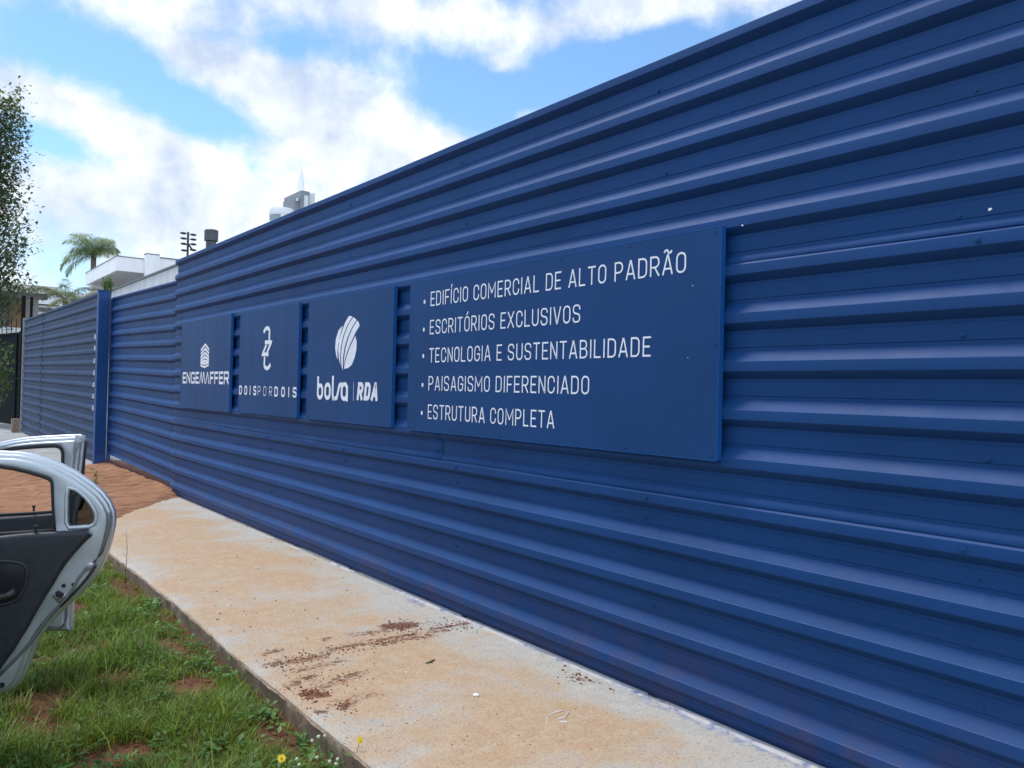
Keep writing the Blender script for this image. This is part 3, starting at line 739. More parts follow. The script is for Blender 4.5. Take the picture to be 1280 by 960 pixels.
def build_grass():
    n = 240000
    # more of it where the verge lies close to the lens
    y = 1.6 + 6.9*rng.random(n)**1.35; x = -2.2 + 3.68*rng.random(n)**.72
    y2 = -3+5*rng.random(9000); x2 = -2.2+3.66*rng.random(9000); x = np.concatenate([x, x2]); y = np.concatenate([y, y2])
    keep = x < edge_x(y)-.012
    x, y = x[keep], y[keep]
    d = 1-.97*bare(x, y); d = d*(.42+.85*fbm(x, y, 2.6, 3)); d *= np.clip((8.4-y+.8*(fbm(x, y, 1.5, 2)-.5))/.9, 0, 1)
    keep = rng.random(len(x)) < d*1.35
    x, y = x[keep], y[keep]; n = len(x)
    tall = fbm(x, y, 3.3, 3)
    h = (.030+.080*np.clip(tall*1.9-.5, 0, 1))*(.5+1.0*rng.random(n)); h = np.where(rng.random(n) < .06, h*1.6, h)
    h *= np.clip(.55+.45*(edge_x(y)-x)/.25, .5, 1)
    w = .0024+.0042*rng.random(n)
    lean = .25+1.1*rng.random(n)**1.2; az = rng.random(n)*2*np.pi + 1.2*(fbm(x, y, 5, 2)-.5)
    g = fbm(x, y, 1.7, 3)[:, None]; r = rng.random((n, 1)); k = rng.random((n, 1))
    tint = np.array([.165, .262, .040])*(.22+1.3*r)*(1-.3*(g-.5)) + np.array([.075, .055, .004])*(g > .50)*k
    dry = rng.random(n) < .07
    tint[dry] = np.array([.26, .20, .075])*(.6+.6*rng.random((dry.sum(), 1)))
    return blades(x, y, verge_z(x, y)-.006, h, w, lean, az, tint)
v, f, t = build_grass()
tag(tinted('grass', v, f, t, GRASS), 'short unmown green grass with bare red soil patches between road and pavement', 'grass', kind='stuff')
def leaflets(cx, cy, cz, L, W, az, pitch, tint, roll=None):
    """small pointed leaves of two quads folded along the midrib"""
    n = len(cx); a = np.stack([np.cos(az)*np.cos(pitch), np.sin(az)*np.cos(pitch), np.sin(pitch)], -1)
    s = np.stack([-np.sin(az), np.cos(az), np.zeros(n)], -1); u = np.cross(a, s)
    if roll is not None: s = s*np.cos(roll)[:, None]+u*np.sin(roll)[:, None]; u = np.cross(a, s)
    c = np.stack([cx, cy, cz], -1); L = L[:, None]; W = W[:, None]
    P = [c, c+a*L*.45+s*W*.5+u*W*.15, c+a*L*.45-s*W*.5+u*W*.15, c+a*L, c+a*L*.5]
    V = np.stack([P[0], P[1], P[3], P[4], P[2]], 1)      # base, left, tip, mid, right
    b = (np.arange(n)*5)[:, None]
    F = np.concatenate([b+np.array([[0, 3, 2, 1]]), b+np.array([[0, 4, 2, 3]])], 0)
    return V.reshape(-1, 3), F, np.repeat(tint, 5, 0)
def build_weeds():
    spots = []
    for _ in range(1500):
        x = -1.2+2.66*random.random()**.8; y = 1.8+6.0*random.random()**1.3
        if x > edge_x(y)-.03 or bare(np.array([x]), np.array([y]))[0] > .5: continue
        if fbm(np.array([x]), np.array([y]), 1.9, 3)[0] < .47: continue
        spots.append((x, y))
    # the leafy growth along the kerb close to the lens
    for _ in range(46):
        px, py = random.uniform(255, 450), random.uniform(885, 975)
        if py < 815+(px-225)*.62: continue
        p = onz(px, py, -.09); 
        if p.x < edge_x(p.y)-.02: spots.append((p.x, p.y))
    C = []
    for x, y in spots:
        n = random.randint(7, 16); z = float(verge_z(np.array([x]), np.array([y]))[0]); tc = np.array([.095, .205, .038])*random.uniform(.7, 1.35)
        for i in range(n):
            a = random.uniform(0, 6.28); r = random.uniform(.0, .045); L = random.uniform(.018, .05)
            C.append((x+r*math.cos(a), y+r*math.sin(a), z+random.uniform(.004, .055), L, L*random.uniform(.4, .65), a+random.uniform(-.6, .6), random.uniform(-.2, .6), *(tc*random.uniform(.75, 1.25))))
    C = np.array(C); return leaflets(*[C[:, i] for i in range(7)], C[:, 7:10])
v, f, t = build_weeds()
tag(tinted('ground_weeds', v, f, t, GRASS), 'broad leaved green weeds spread low through the grass of the verge', 'weeds', kind='stuff')

# loose crumbs of red soil on the pavement and in the verge
def build_crumbs():
    b = MB()
    def many(px, py, sx, sy, n, r0, r1):
        for _ in range(n):
            p = onz(px+random.gauss(0, sx), py+random.gauss(0, sy), 0)
            if p.x > FX-.02 or p.x < EX+.01: continue
            r = random.uniform(r0, r1)*random.choice((1, 1, .6)); b.blob((p.x, p.y, .001+r*.25), r, (1, 1.3, .6), .3, 1)
    many(500, 783, 12, 4, 120, .0015, .006); many(565, 782, 24, 4, 130, .0015, .006)
    for i in range(16): many(345+i*12, 829-i*2.4, 7, 4, 22, .0012, .0055)
    many(388, 868, 11, 5, 110, .0015, .008); many(384, 849, 14, 8, 70, .0012, .006); many(432, 884, 9, 5, 50, .0012, .007); many(400, 890, 8, 3, 36, .0012, .005)
    many(440, 846, 16, 7, 50, .0012, .005); many(722, 848, 16, 5, 34, .002, .009); many(765, 864, 4, 2, 3, .004, .010); many(365, 830, 20, 14, 40, .002, .006)
    many(420, 880, 50, 40, 90, .0015, .004); many(300, 740, 60, 40, 60, .003, .007); many(600, 900, 120, 40, 60, .0015, .004)
    return b
CR = simple('red_soil_crumb', (.17, .055, .024), .95, var=.35, scale=40)
tag(build_crumbs().build('soil_crumbs', CR), 'crumbs of red soil scattered in trails on the pale pavement', 'soil', kind='stuff')
def build_clods():
    b = MB()
    for x, y, rx, ry in bare_spots:
        for _ in range(int(900*rx*ry)+14):
            px, py = x+random.gauss(0, rx*.6), y+random.gauss(0, ry*.6)
            if px > edge_x(py)-.02: continue
            r = random.uniform(.003, .013)*random.choice((1, .6, .6)); z = float(verge_z(np.array([px]), np.array([py]))[0])
            b.blob((px, py, z+r*.2), r, (1, 1, .7), .3, 1)
    return b
tag(build_clods().build('soil_clods', CR), 'red soil clods lying in the bare patches of the grass', 'soil', kind='stuff')

# ------------------------------------------------------------------ small plants and litter
YEL = simple('yellow_petal', (.85, .62, .02), .5, var=.1, scale=60); ORA = simple('flower_eye_orange', (.62, .22, .01), .6)
STEM = simple('green_stem', (.10, .18, .04), .6); SEED = simple('pale_seed_head', (.55, .56, .38), .8, var=.2, scale=200); DRY = simple('dry_stalk', (.22, .16, .08), .8)
def base_under(p, dx=0, dy=0):
    x, y = p.x+dx, p.y+dy
    z = float(verge_z(np.array([x]), np.array([y]))[0]) if x < EX else -.005
    return Vector((x, y, z))
def flower(px, py, zc, r, n, label, face, dome=False):
    c = onz(px, py, zc); g = base_under(c, -.012, .014)
    if g.x > EX-.02: g = Vector((EX-.03, g.y, -.10))
    root = empty('yellow_flower', g, label, 'flower')
    MB().tube([g, g.lerp(c, .5)+Vector((.006, 0, 0)), c+Vector((0, 0, -.004))], [.0016, .0014, .0012], 5).build('stem', STEM, root, True)
    N = Vector(face).normalized(); A = N.cross(Vector((0, 0, 1))).normalized(); B = A.cross(N)
    b = MB()
    for ring, (rr, cnt, lift) in enumerate([(r, n, .0)]+([(r*.72, n-2, .004), (r*.4, n-5, .007)] if dome else [])):
        for k in range(cnt):
            a = 2*math.pi*(k+.5*ring)/cnt+random.uniform(-.08, .08); d = A*math.cos(a)+B*math.sin(a); s = N.cross(d); w = rr*.24
            q = c+N*lift
            b.add([q+d*rr*.15-s*w*.5, q+d*rr*.62-s*w+N*.0015, q+d*rr+N*.0005, q+d*rr*.62+s*w+N*.0015, q+d*rr*.15+s*w*.5], [(0, 1, 2, 3, 4)])
    b.build('petals', YEL, root, True)
    MB().blob(c+N*(.002 if not dome else .006), r*.26, (1, 1, .7), .15, 2).build('flower_head', ORA if not dome else YEL, root, True)
    lv = MB()
    for k in range(3):
        a = random.uniform(0, 6.28); q = g.lerp(c, .25+.15*k); d = Vector((math.cos(a), math.sin(a), .3)); s = Vector((-math.sin(a), math.cos(a), 0))
        lv.add([q, q+d*.022+s*.007, q+d*.045, q+d*.022-s*.007], [(0, 1, 2, 3)])
    lv.build('leaf', STEM, root, True)
flower(352, 948, -.03, .0185, 11, 'orange yellow daisy flower with dark eye, low in the grass', (-.15, -.75, .65))
flower(450, 925, .04, .0150, 14, 'full lemon yellow flower standing against the edge of the pavement', (-.2, -.75, .6), True)
def seed_plant():
    g = base_under(onz(404, 962, -.09)); root = empty('seed_head_plant', g, 'thin weed with round pale seed heads beside the orange yellow daisy', 'plant')
    tip = onz(400, 930, -.01)
    heads = [(398, 921), (390, 926), (406, 920), (396, 947), (412, 952), (374, 956), (371, 949), (422, 949), (420, 955)]
    fork = onz(399, 931, -.015)
    MB().tube([g, g.lerp(fork, .5)+Vector((.004, 0, 0)), fork], .0016, 5).build('stem', STEM, root, True)
    for k, (px, py) in enumerate(heads):
        c = onz(px, py, 0.0 if k < 3 else -.035); st = fork if k < 3 else g+Vector((random.uniform(-.01, .01), 0, 0))
        h = MB().blob(c, .0072 if k else .0080, (1, 1, 1), .12, 2).build('seed_head', SEED, root, True)
        MB().tube([st, st.lerp(c, .6)+Vector((0, 0, .006)), c], .0009, 4).build('stalk', STEM, root, True)
seed_plant()
def dry_stalk():
    t = onz(157, 668, .02); t = Vector((1.44, 6.95, 0)); t2 = onx(158, 663, 1.44); g = onx(157, 702, 1.44); g.z = -.10
    root = empty('dry_weed', g, 'single thin dry stalk standing at the kerb behind the open car door', 'weed')
    MB().tube([g, g.lerp(t2, .6)+Vector((.01, 0, 0)), t2], [.003, .002, .001], 5).build('stem', DRY, root, True)
    b = MB()
    for k in range(5):
        q = g.lerp(t2, .35+.13*k); a = k*2.3; b.tube([q, q+Vector((math.cos(a)*.03, math.sin(a)*.03, .035))], [.0014, .0006], 4)
    b.build('twig', DRY, root)
dry_stalk()
def yellow_weed():
    c = onz(102, 586, .10); g = Vector((c.x, c.y, -.02)); root = empty('yellow_flower_weed', g, 'little weed with a yellow tuft at the far edge of the red driveway', 'weed')
    MB().tube([g, c], .006, 5).build('stem', STEM, root); MB().blob(c, .045, (1, 1, 1.2), .3, 2).build('flower_head', YEL, root)
yellow_weed()
def green_weed():
    g = onz(120, 606, 0); root = empty('sprout', g, 'small green sprout growing out of the red driveway', 'plant'); n = 34
    A = lambda a, b: rng.uniform(a, b, n)
    v, f, t = leaflets(A(g.x-.05, g.x+.05), A(g.y-.05, g.y+.05), A(.0, .22), A(.04, .08), A(.02, .035), A(0, 6.28), A(-.2, .8), np.array([[.12, .17, .03]])*A(.7, 1.3)[:, None])
    tinted('leaves', v, f, t, GRASS, root); MB().tube([g, g+Vector((0, 0, .2))], .004, 5).build('stem', STEM, root)
green_weed()
PAPER = simple('crumpled_white_paper', (.82, .82, .84), .8, var=.05)
def scrap(px, py, r, label, flat=.5):
    p = onz(px, py, 0); o = MB().blob((p.x, p.y, .002+r*flat*.6), r, (1, 1.2, flat), .35, 2).build('paper_scrap', PAPER); tag(o, label, 'litter')
scrap(595, 870, .012, 'largest crumpled white scrap on the middle of the pavement'); scrap(507, 841, .005, 'tiny white scrap near the soil trail on the pavement')
o = MB().tube([onz(684, 896, .004), onz(694, 890, .006), onz(704, 888, .004)], .0020, 4).tube([onz(697, 899, .005), onz(706, 896, .009), onz(712, 889, .004)], .0022, 4).tube([onz(700, 902, .004), onz(709, 902, .004)], .0025, 4).tube([onz(684, 896, .003), onz(683, 905, .002)], .0012, 4).build('plastic_strip', PAPER)
tag(o, 'twisted thin white plastic strips on the pavement nearest the fence', 'litter')
o = MB().tube([onz(532, 829, .004), onz(538, 827, .008), onz(544, 824, .004)], [.003, .006, .002], 5).build('dead_leaf', simple('olive_leaf', (.12, .12, .06), .8)); tag(o, 'curled olive dead leaf lying alone on the pavement', 'leaf')
for px, py, lab in ((375, 902, 'white flake lying at the foot of the kerb among leaves'),):
    p = onz(px, py, -.08); tag(MB().blob((p.x, p.y, -.07), .011, (1, .7, .8), .3, 2).build('paper_scrap', PAPER), lab, 'litter')

# ------------------------------------------------------------------ the parked car with two open doors
SILVER = Mat('silver_car_paint')
_n = SILVER.noise(3, 4)
SILVER.set('Base Color', SILVER.mix(SILVER.ramp(_n, .3, .7), (.53, .57, .59), (.57, .61, .63))).set('Metallic', .7).set('Roughness', .34).set('Coat Weight', .6).set('Coat Roughness', .08)
SILVER.bump(SILVER.noise(700, 2), .03, .001); SILVER = SILVER.m
INNER = simple('silver_inner_frame', (.51, .55, .57), .36, .6, var=.05)
TRIM = simple('charcoal_door_plastic', (.022, .025, .030), .55, var=.15, scale=30, bump=.15); TRIM2 = simple('gloss_black_inset', (.012, .014, .016), .30, var=.1)
RUB = simple('black_rubber', (.016, .016, .017), .6, var=.1); GREYRUB = simple('grey_weatherstrip', (.14, .15, .15), .5, var=.15)
DGLASS = Mat('tinted_glass'); DGLASS.set('Base Color', (.13, .15, .15)).set('Roughness', .03).set('Transmission Weight', 1.0).set('IOR', 1.1); DGLASS = DGLASS.m
DARKGLASS = simple('dark_car_window', (.01, .012, .014), .10, var=.05); DARKGLASS.node_tree.nodes['Principled BSDF'].inputs['Specular IOR Level'].default_value = .25; CHROME = simple('bright_latch_steel', (.6, .6, .62), .25, .9); BLK = simple('dark_openings', (.015, .015, .017), .9)

class DoorPlane:
    def __init__(s, tip, hinge):
        s.h = Vector((hinge[0], hinge[1], 0)); t = Vector((tip[0], tip[1], 0)); s.d = (t-s.h).normalized(); s.n = Vector((s.d.y, -s.d.x, 0))
        if s.n.y > 0: s.n = -s.n
        s.len = (t-s.h).length
    def at(s, px, py):
        d = ray(px, py); t = (s.h-O0).dot(s.n)/d.dot(s.n); p = O0+d*t; return ((p-s.h).dot(s.d), p.z)
    def W(s, a, z, n=0.): return s.h+s.d*a+s.n*n+Vector((0, 0, z))
def smooth_poly(pts, it=1, closed=True):
    for _ in range(it):
        out = []; n = len(pts)
        for i in range(n if closed else n-1):
            p, q = np.array(pts[i]), np.array(pts[(i+1) % n]); out += [tuple(p*.75+q*.25), tuple(p*.25+q*.75)]
        if not closed: out = [pts[0]]+out+[pts[-1]]
        pts = out
    return pts
def offset_poly(pts, d):
    """move a closed outline inwards by d"""
    P = np.array(pts, float); A = .5*np.sum(P[:, 0]*np.roll(P[:, 1], -1)-np.roll(P[:, 0], -1)*P[:, 1]); sg = 1 if A > 0 else -1
    t = np.roll(P, -1, 0)-np.roll(P, 1, 0); t /= np.linalg.norm(t, axis=1)[:, None]+1e-9
    return [tuple(p) for p in P+np.stack([-t[:, 1], t[:, 0]], -1)*d*sg]
def plate(name, dp, outlines, n0, thick, bevel, mat, parent, res=3):
    """flat panel with rounded edges in a door plane, first outline outside, the others openings; n0 = depth of its face towards the cabin"""
    cu_ = bpy.data.curves.new('tmp', 'CURVE'); cu_.dimensions = '2D'; cu_.fill_mode = 'BOTH'; cu_.extrude = max(1e-4, thick/2-bevel); cu_.bevel_depth = bevel; cu_.bevel_resolution = res
    for k, pts in enumerate(outlines):
        pts = offset_poly(pts, bevel if k == 0 else -bevel)
        sp = cu_.splines.new('POLY'); sp.points.add(len(pts)-1); sp.use_cyclic_u = True
        for q, p in zip(sp.points, pts): q.co = (p[0], p[1], 0, 1)
    ob = bpy.data.objects.new('tmp', cu_); COL.objects.link(ob)
    dg = bpy.context.evaluated_depsgraph_get(); me = bpy.data.meshes.new_from_object(ob.evaluated_get(dg)); bpy.data.objects.remove(ob); bpy.data.curves.remove(cu_)
    bm = bmesh.new(); bm.from_mesh(me); bmesh.ops.remove_doubles(bm, verts=bm.verts, dist=1e-5)
    for q in bm.verts: q.co = dp.W(q.co.x, q.co.y, n0-thick/2+q.co.z)
    bmesh.ops.recalc_face_normals(bm, faces=bm.faces); bm.to_mesh(me); bm.free(); me.name = name; me.materials.clear()
    return finish(name, me, mat, parent, True, 32)
def sweep(dp, pts, r, n0, sq=1.0):
    return MB().tube([dp.W(a, z, n0) for a, z in pts], r, 8)

CARG = -.17                                # level of the road edge under the wheels
def car():
    root = empty('parked_car', (-1.0, 3.9, CARG), 'silver sedan parked on the verge with its rear and front doors wide open', 'car')
    xs, xw, cx = -.20, 1.62, -1.01
    # body: stations along the car (y, underside, belt, roof, half width at roof)
    st = [(1.62, .30, .62, .70, .62), (1.70, .16, .74, .86, .66), (1.95, .12, .82, .92, .68), (2.30, .10, .84, .95, .66), (2.62, .08, .84, 1.12, .56), (2.95, .06, .84, 1.25, .55), (3.4, .05, .83, 1.31, .56), (4.1, .05, .82, 1.32, .57),
          (4.55, .05, .81, 1.28, .57), (4.95, .06, .80, 1.10, .57), (5.25, .07, .79, .90, .62), (5.6, .10, .74, .83, .68), (5.95, .12, .66, .74, .66), (6.10, .18, .55, .62, .60)]
    rings = []
    for y, z0, zb, zr, wr in st:
        k = .80 if 1.8 < y < 5.9 else .74
        half = [(0, z0), (k*.82, z0), (k*.97, z0+.08), (k*1.01, z0+.28 if z0 < .2 else z0+.1), (k, zb), (wr+(k-wr)*.12 if zr-zb > .2 else wr+.03, zr-.06 if zr-zb > .2 else (zb+zr)/2), (wr*.85, zr-.012), (wr*.4, zr), (0, zr+.003)]
        half = [(a, b+(CARG+.10)) for a, b in half]
        ring = [(cx+a, y, b) for a, b in half]+[(cx-a, y, b) for a, b in half[-2:0:-1]]
        rings.append(ring)
    n = len(rings[0]); v = [p for r in rings for p in r]; f = [(i*n+k, i*n+(k+1) % n, (i+1)*n+(k+1) % n, (i+1)*n+k) for i in range(len(rings)-1) for k in range(n)]
    f += [tuple(range(n)), tuple(range((len(rings)-1)*n, len(rings)*n))[::-1]]
    me = bpy.data.meshes.new('body'); me.from_pydata(v, [], f); bm = bmesh.new(); bm.from_mesh(me); bmesh.ops.recalc_face_normals(bm, faces=bm.faces); bm.to_mesh(me); bm.free()
    body = finish('body', me, SILVER, root, True, 55); sm = body.modifiers.new('subd', 'SUBSURF'); sm.levels = 1; sm.render_levels = 1
    # windows, lights, bumper, plate, handle
    def quad(name, pts, th, mat, dr): return MB().prism(pts, dr).build(name, mat, root, bevel=.004)
    b0 = CARG+.10
    quad('rear_window', [(cx-.52, 2.40, b0+.99), (cx+.52, 2.40, b0+.99), (cx+.47, 2.86, b0+1.21), (cx-.47, 2.86, b0+1.21)], .01, DARKGLASS, (0, -.02, .028))
    quad('windscreen', [(cx-.54, 5.15, b0+1.00), (cx+.54, 5.15, b0+1.00), (cx+.50, 4.66, b0+1.245), (cx-.50, 4.66, b0+1.245)], .01, DARKGLASS, (0, .02, .028))
    for sg in (-1, 1):
        x = cx+sg*.745
        quad('tail_light', [(x-sg*.28, 1.685, b0+.62), (x-sg*.02, 1.70, b0+.60), (x-sg*.02, 1.72, b0+.76), (x-sg*.26, 1.70, b0+.78)], .02, simple('red_tail_lens', (.30, .01, .01), .15) if sg < 0 else bpy.data.materials['red_tail_lens'], (0, -.03, 0))
        quad('headlight', [(x-sg*.30, 6.04, b0+.48), (x-sg*.03, 6.0, b0+.50), (x-sg*.05, 5.98, b0+.62), (x-sg*.30, 6.03, b0+.60)], .02, CHROME, (0, .05, 0))
    MB().box(cx-.74, cx+.74, 1.56, 1.68, b0+.26, b0+.46).build('bumper', SILVER, root, bevel=.04)
    MB().box(cx-.2, cx+.2, 1.545, 1.565, b0+.52, b0+.64).build('number_plate', simple('plain_plate', (.5, .5, .5), .5), root)
    # flat dark sheets stand in for the dim cabin inside the doorways
    for nm, y0, y1 in (('doorway_shade_sheet', 3.02, 3.98), ('doorway_shade_sheet', 4.10, 5.10)):
        b = MB(); x = cx+.80+.012
        b.prism([(x, y0+.18, b0+.16), (x, y1, b0+.16), (x, y1, b0+.82), (x-.20, y1-(.25 if y0 > 4 else 0), b0+1.22), (x-.20, y0+.1, b0+1.20), (x, y0, b0+.82)], (.006, 0, 0)); b.build(nm, BLK, root)
    lw = MB(); lw.prism([(cx-.815, 2.75, b0+.86), (cx-.815, 5.0, b0+.84), (cx-.625, 4.6, b0+1.22), (cx-.61, 3.0, b0+1.22)], (-.008, 0, 0)); lw.build('side_window', DARKGLASS, root)
    for y in (2.62, 5.42):
        for sg in (-1, 1):
            x = cx+sg*.735; c = Vector((x, y, CARG+.29))
            def disc(r0, r1, xo, w):
                b = MB(); n = 28; P = []
                for (r, dx) in ((r0, -w/2), (r1, -w/2), (r1+.012, -w/4), (r1+.012, w/4), (r1, w/2), (r0, w/2)):
                    P += [(c.x+xo+dx, c.y+r*math.cos(2*math.pi*k/n), c.z+r*math.sin(2*math.pi*k/n)) for k in range(n)]
                b.add(P, [(i*n+k, i*n+(k+1) % n, ((i+1) % 6)*n+(k+1) % n, ((i+1) % 6)*n+k) for i in range(6) for k in range(n)]); return b
            wl = disc(.19, .275, 0, .18).build('wheel', RUB, root, True, 40)
            disc(.05, .188, sg*.05, .06).build('rim', CHROME, wl, True, 40)
            disc(.0, .05, sg*.055, .06).build('hub', RUB, wl, True, 40)
            disc(.20, .325, sg*.082, .012).build('wheel_arch', BLK, root)
    return root
CAR = car()

def rear_door():
    dp = DoorPlane((.714, 3.655), (-.179, 4.0)); A = dp.at
    vis = [(0, 564.4), (18.8, 565), (37.5, 568), (56, 573), (75, 580.3), (94, 590), (112.5, 602.5), (127.5, 615), (137.5, 628), (142.5, 640), (143.3, 652), (141.6, 664), (138.8, 677), (135, 690), (130.5, 702), (124, 715), (112.5, 731), (101, 743.5), (88, 756), (70, 772), (56, 788), (44, 808), (37.5, 826), (30.5, 845), (22.5, 858.5), (11, 867), (0, 870.5)]
    o = [A(*p) for p in vis]; zt = o[0][1]; zb = o[-1][1]
    o = [(0.0, .72), (.03, zt-.11), (.06, zt-.035), (.16, zt+.004), (.30, zt+.004)]+o+[(.30, zb-.006), (.10, zb-.006), (.02, zb+.01), (.0, zb+.05)]
    win = [A(*p) for p in [(0, 580.5), (19, 583.5), (37.5, 588), (56, 593.5), (63.5, 596.2), (67, 600), (68, 606), (68.4, 620), (69, 637), (70.2, 650), (71, 662), (60, 664.5), (30, 666), (0, 667)]]
    zwt, zwb = win[0][1], win[-1][1]
    win = [(.10, zwt-.03), (.14, zwt), (.3, zwt+.004)]+win+[(.3, zwb), (.09, zwb-.005), (.075, zwb+.05)]
    qg = [A(*p) for p in [(88, 610.5), (94, 613.5), (100, 618), (105.5, 623), (110.5, 629), (114.5, 635), (117.6, 641.5), (118.2, 648), (116.5, 653.2), (112, 655.5), (100, 656.4), (88, 657), (86.2, 653), (86.3, 640), (86.8, 620)]]
    door = plate('door', dp, [o, offset_poly(win, -.004), offset_poly(qg, -.004)], -.030, .028, .012, SILVER, CAR)
    door['label'] = 'open rear door showing its dark inner trim'
    o2 = offset_poly(o, .011)
    plate('inner_frame', dp, [o2, offset_poly(win, -.0035), offset_poly(qg, -.0035)], -.008, .026, .010, INNER, door)
    o3 = offset_poly(o, .026)
    plate('frame_lip', dp, [o3, offset_poly(win, .004), offset_poly(qg, .001)], .012, .024, .009, INNER, door)
    qf = offset_poly(qg, -.016); plate('quarter_frame', dp, [qf, qg], .018, .014, .006, INNER, door)
    # dark trim panel and its parts
    tr = [A(*p) for p in [(0, 668.6), (18, 666.6), (37, 664.8), (60, 663.6), (85, 662.6), (112, 660.4), (117.5, 660.6), (118.6, 663), (117, 666.5), (111, 673), (104, 680.5), (96, 689), (89, 697.5), (82, 706.5), (75.5, 717), (69, 728.5), (61.5, 740), (54, 752.5), (45, 768), (37.5, 782), (28, 797), (19, 811.5), (9, 825), (0, 836)]]
    tz = tr[-1][1]; tr = tr+[(.32, tz-.05), (.06, tz-.06), (.04, tz+.1), (.04, .66), (.07, .74)]
    plate('trim_panel', dp, [tr], .045, .05, .016, TRIM, door, 4)
    # rolled shoulder of the trim and the recessed arm rest pocket
    sh = [A(*p) for p in [(-40, 690), (0, 686), (20, 685), (42, 684), (70, 682), (95, 676)]]
    ring = [A(*p) for p in [(-60, 697), (0, 697), (20, 697.6), (32, 700), (38, 705), (40.5, 712), (40, 720), (37, 731), (33, 740), (27, 747), (18, 751.5), (0, 755.5), (-60, 762)]]
    ring = smooth_poly(ring, 1)
    inn = offset_poly(ring, .010)
    plate('armrest_rim', dp, [ring, inn], .051, .016, .006, TRIM, door, 3)
    plate('armrest', dp, [offset_poly(ring, .008)], .048, .010, .003, TRIM2, door)
    a0 = [A(*p) for p in [(-40, 748), (0, 744), (14, 741), (24, 735)]]
    sweep(dp, a0, .014, .052).build('pull_handle', simple('olive_grey_plastic', (.030, .034, .030), .45), door, True)
    # window channel, quarter glass, weatherstrip
    ch = [A(*p) for p in [(0, 583), (19, 586), (37.5, 590.3), (55, 595.7), (62, 598.5), (65.6, 602), (66.4, 608), (66.9, 620), (67.6, 637), (68.8, 650), (69.6, 664)]]
    ch = [(.12, zwt-.02), (.3, zwt-.001)]+ch
    sweep(dp, ch, .008, .004).build('window_channel', RUB, door, True)
    bs = [A(*p) for p in [(-30, 668), (0, 666.8), (35, 664.6), (71, 662)]]; sweep(dp, bs, .007, .012).build('belt_seal', RUB, door, True)
    g = plate('quarter_glass', dp, [offset_poly(qg, -.003)], -.012, .004, .001, DGLASS, door)
    qs = qg+[qg[0]]; sweep(dp, qs, .0045, -.004).build('quarter_seal', RUB, door, True)
    ws = [A(*p) for p in [(137.2, 640), (137.0, 655), (133.5, 672), (127, 690), (118, 703), (107, 712), (99, 722), (92, 735), (84, 746), (74.5, 756), (63, 769), (50.5, 786), (38, 803), (24, 819), (10, 833), (0, 843)]]
    sweep(dp, ws, .0075, .010).build('weatherstrip', GREYRUB, door, True)
    ws2 = [A(*p) for p in [(121, 706), (113, 718), (104, 729), (92, 742), (76, 757.5)]]; sweep(dp, ws2, .005, .012).build('edge_groove', RUB, door, True)
    # latch, screw holes, grommets, lock knob
    def at(px, py, n): a, z = A(px, py); return dp.W(a, z, n)
    def chip(name, pts, n0, th, mat, bev=.002): return plate(name, dp, [[A(*p) for p in pts]], n0, th, bev, mat, door, 2)
    chip('latch_plate', [(66.5, 744), (71, 738.5), (83, 742), (78, 750.5), (73, 751)], .020, .008, CHROME)
    chip('latch', [(70.5, 739), (74.5, 736.5), (82, 741), (78, 746.5), (71.5, 743.5)], .023, .006, RUB)
    chip('edge_highlight', [(107, 708), (113, 702), (118.5, 703.5), (115, 711), (110, 712.5)], .020, .010, CHROME)  # bright steel chip stands in for a highlight on the door edge
    for px, py, r in ((80.6, 731.2, .0085), (92, 729.5, .006), (3.6, 855, .011), (76, 753, .006)):
        c = at(px, py, .0); MB().tube([c, c+dp.n*.015], r, 12).build('grommet', RUB, door)
    c = at(47, 664, .03); MB().tube([c, c+Vector((0, 0, .014)), c+Vector((0, 0, .028))], [.005, .005, .009], 8).build('lock_knob', RUB, door)
rear_door()

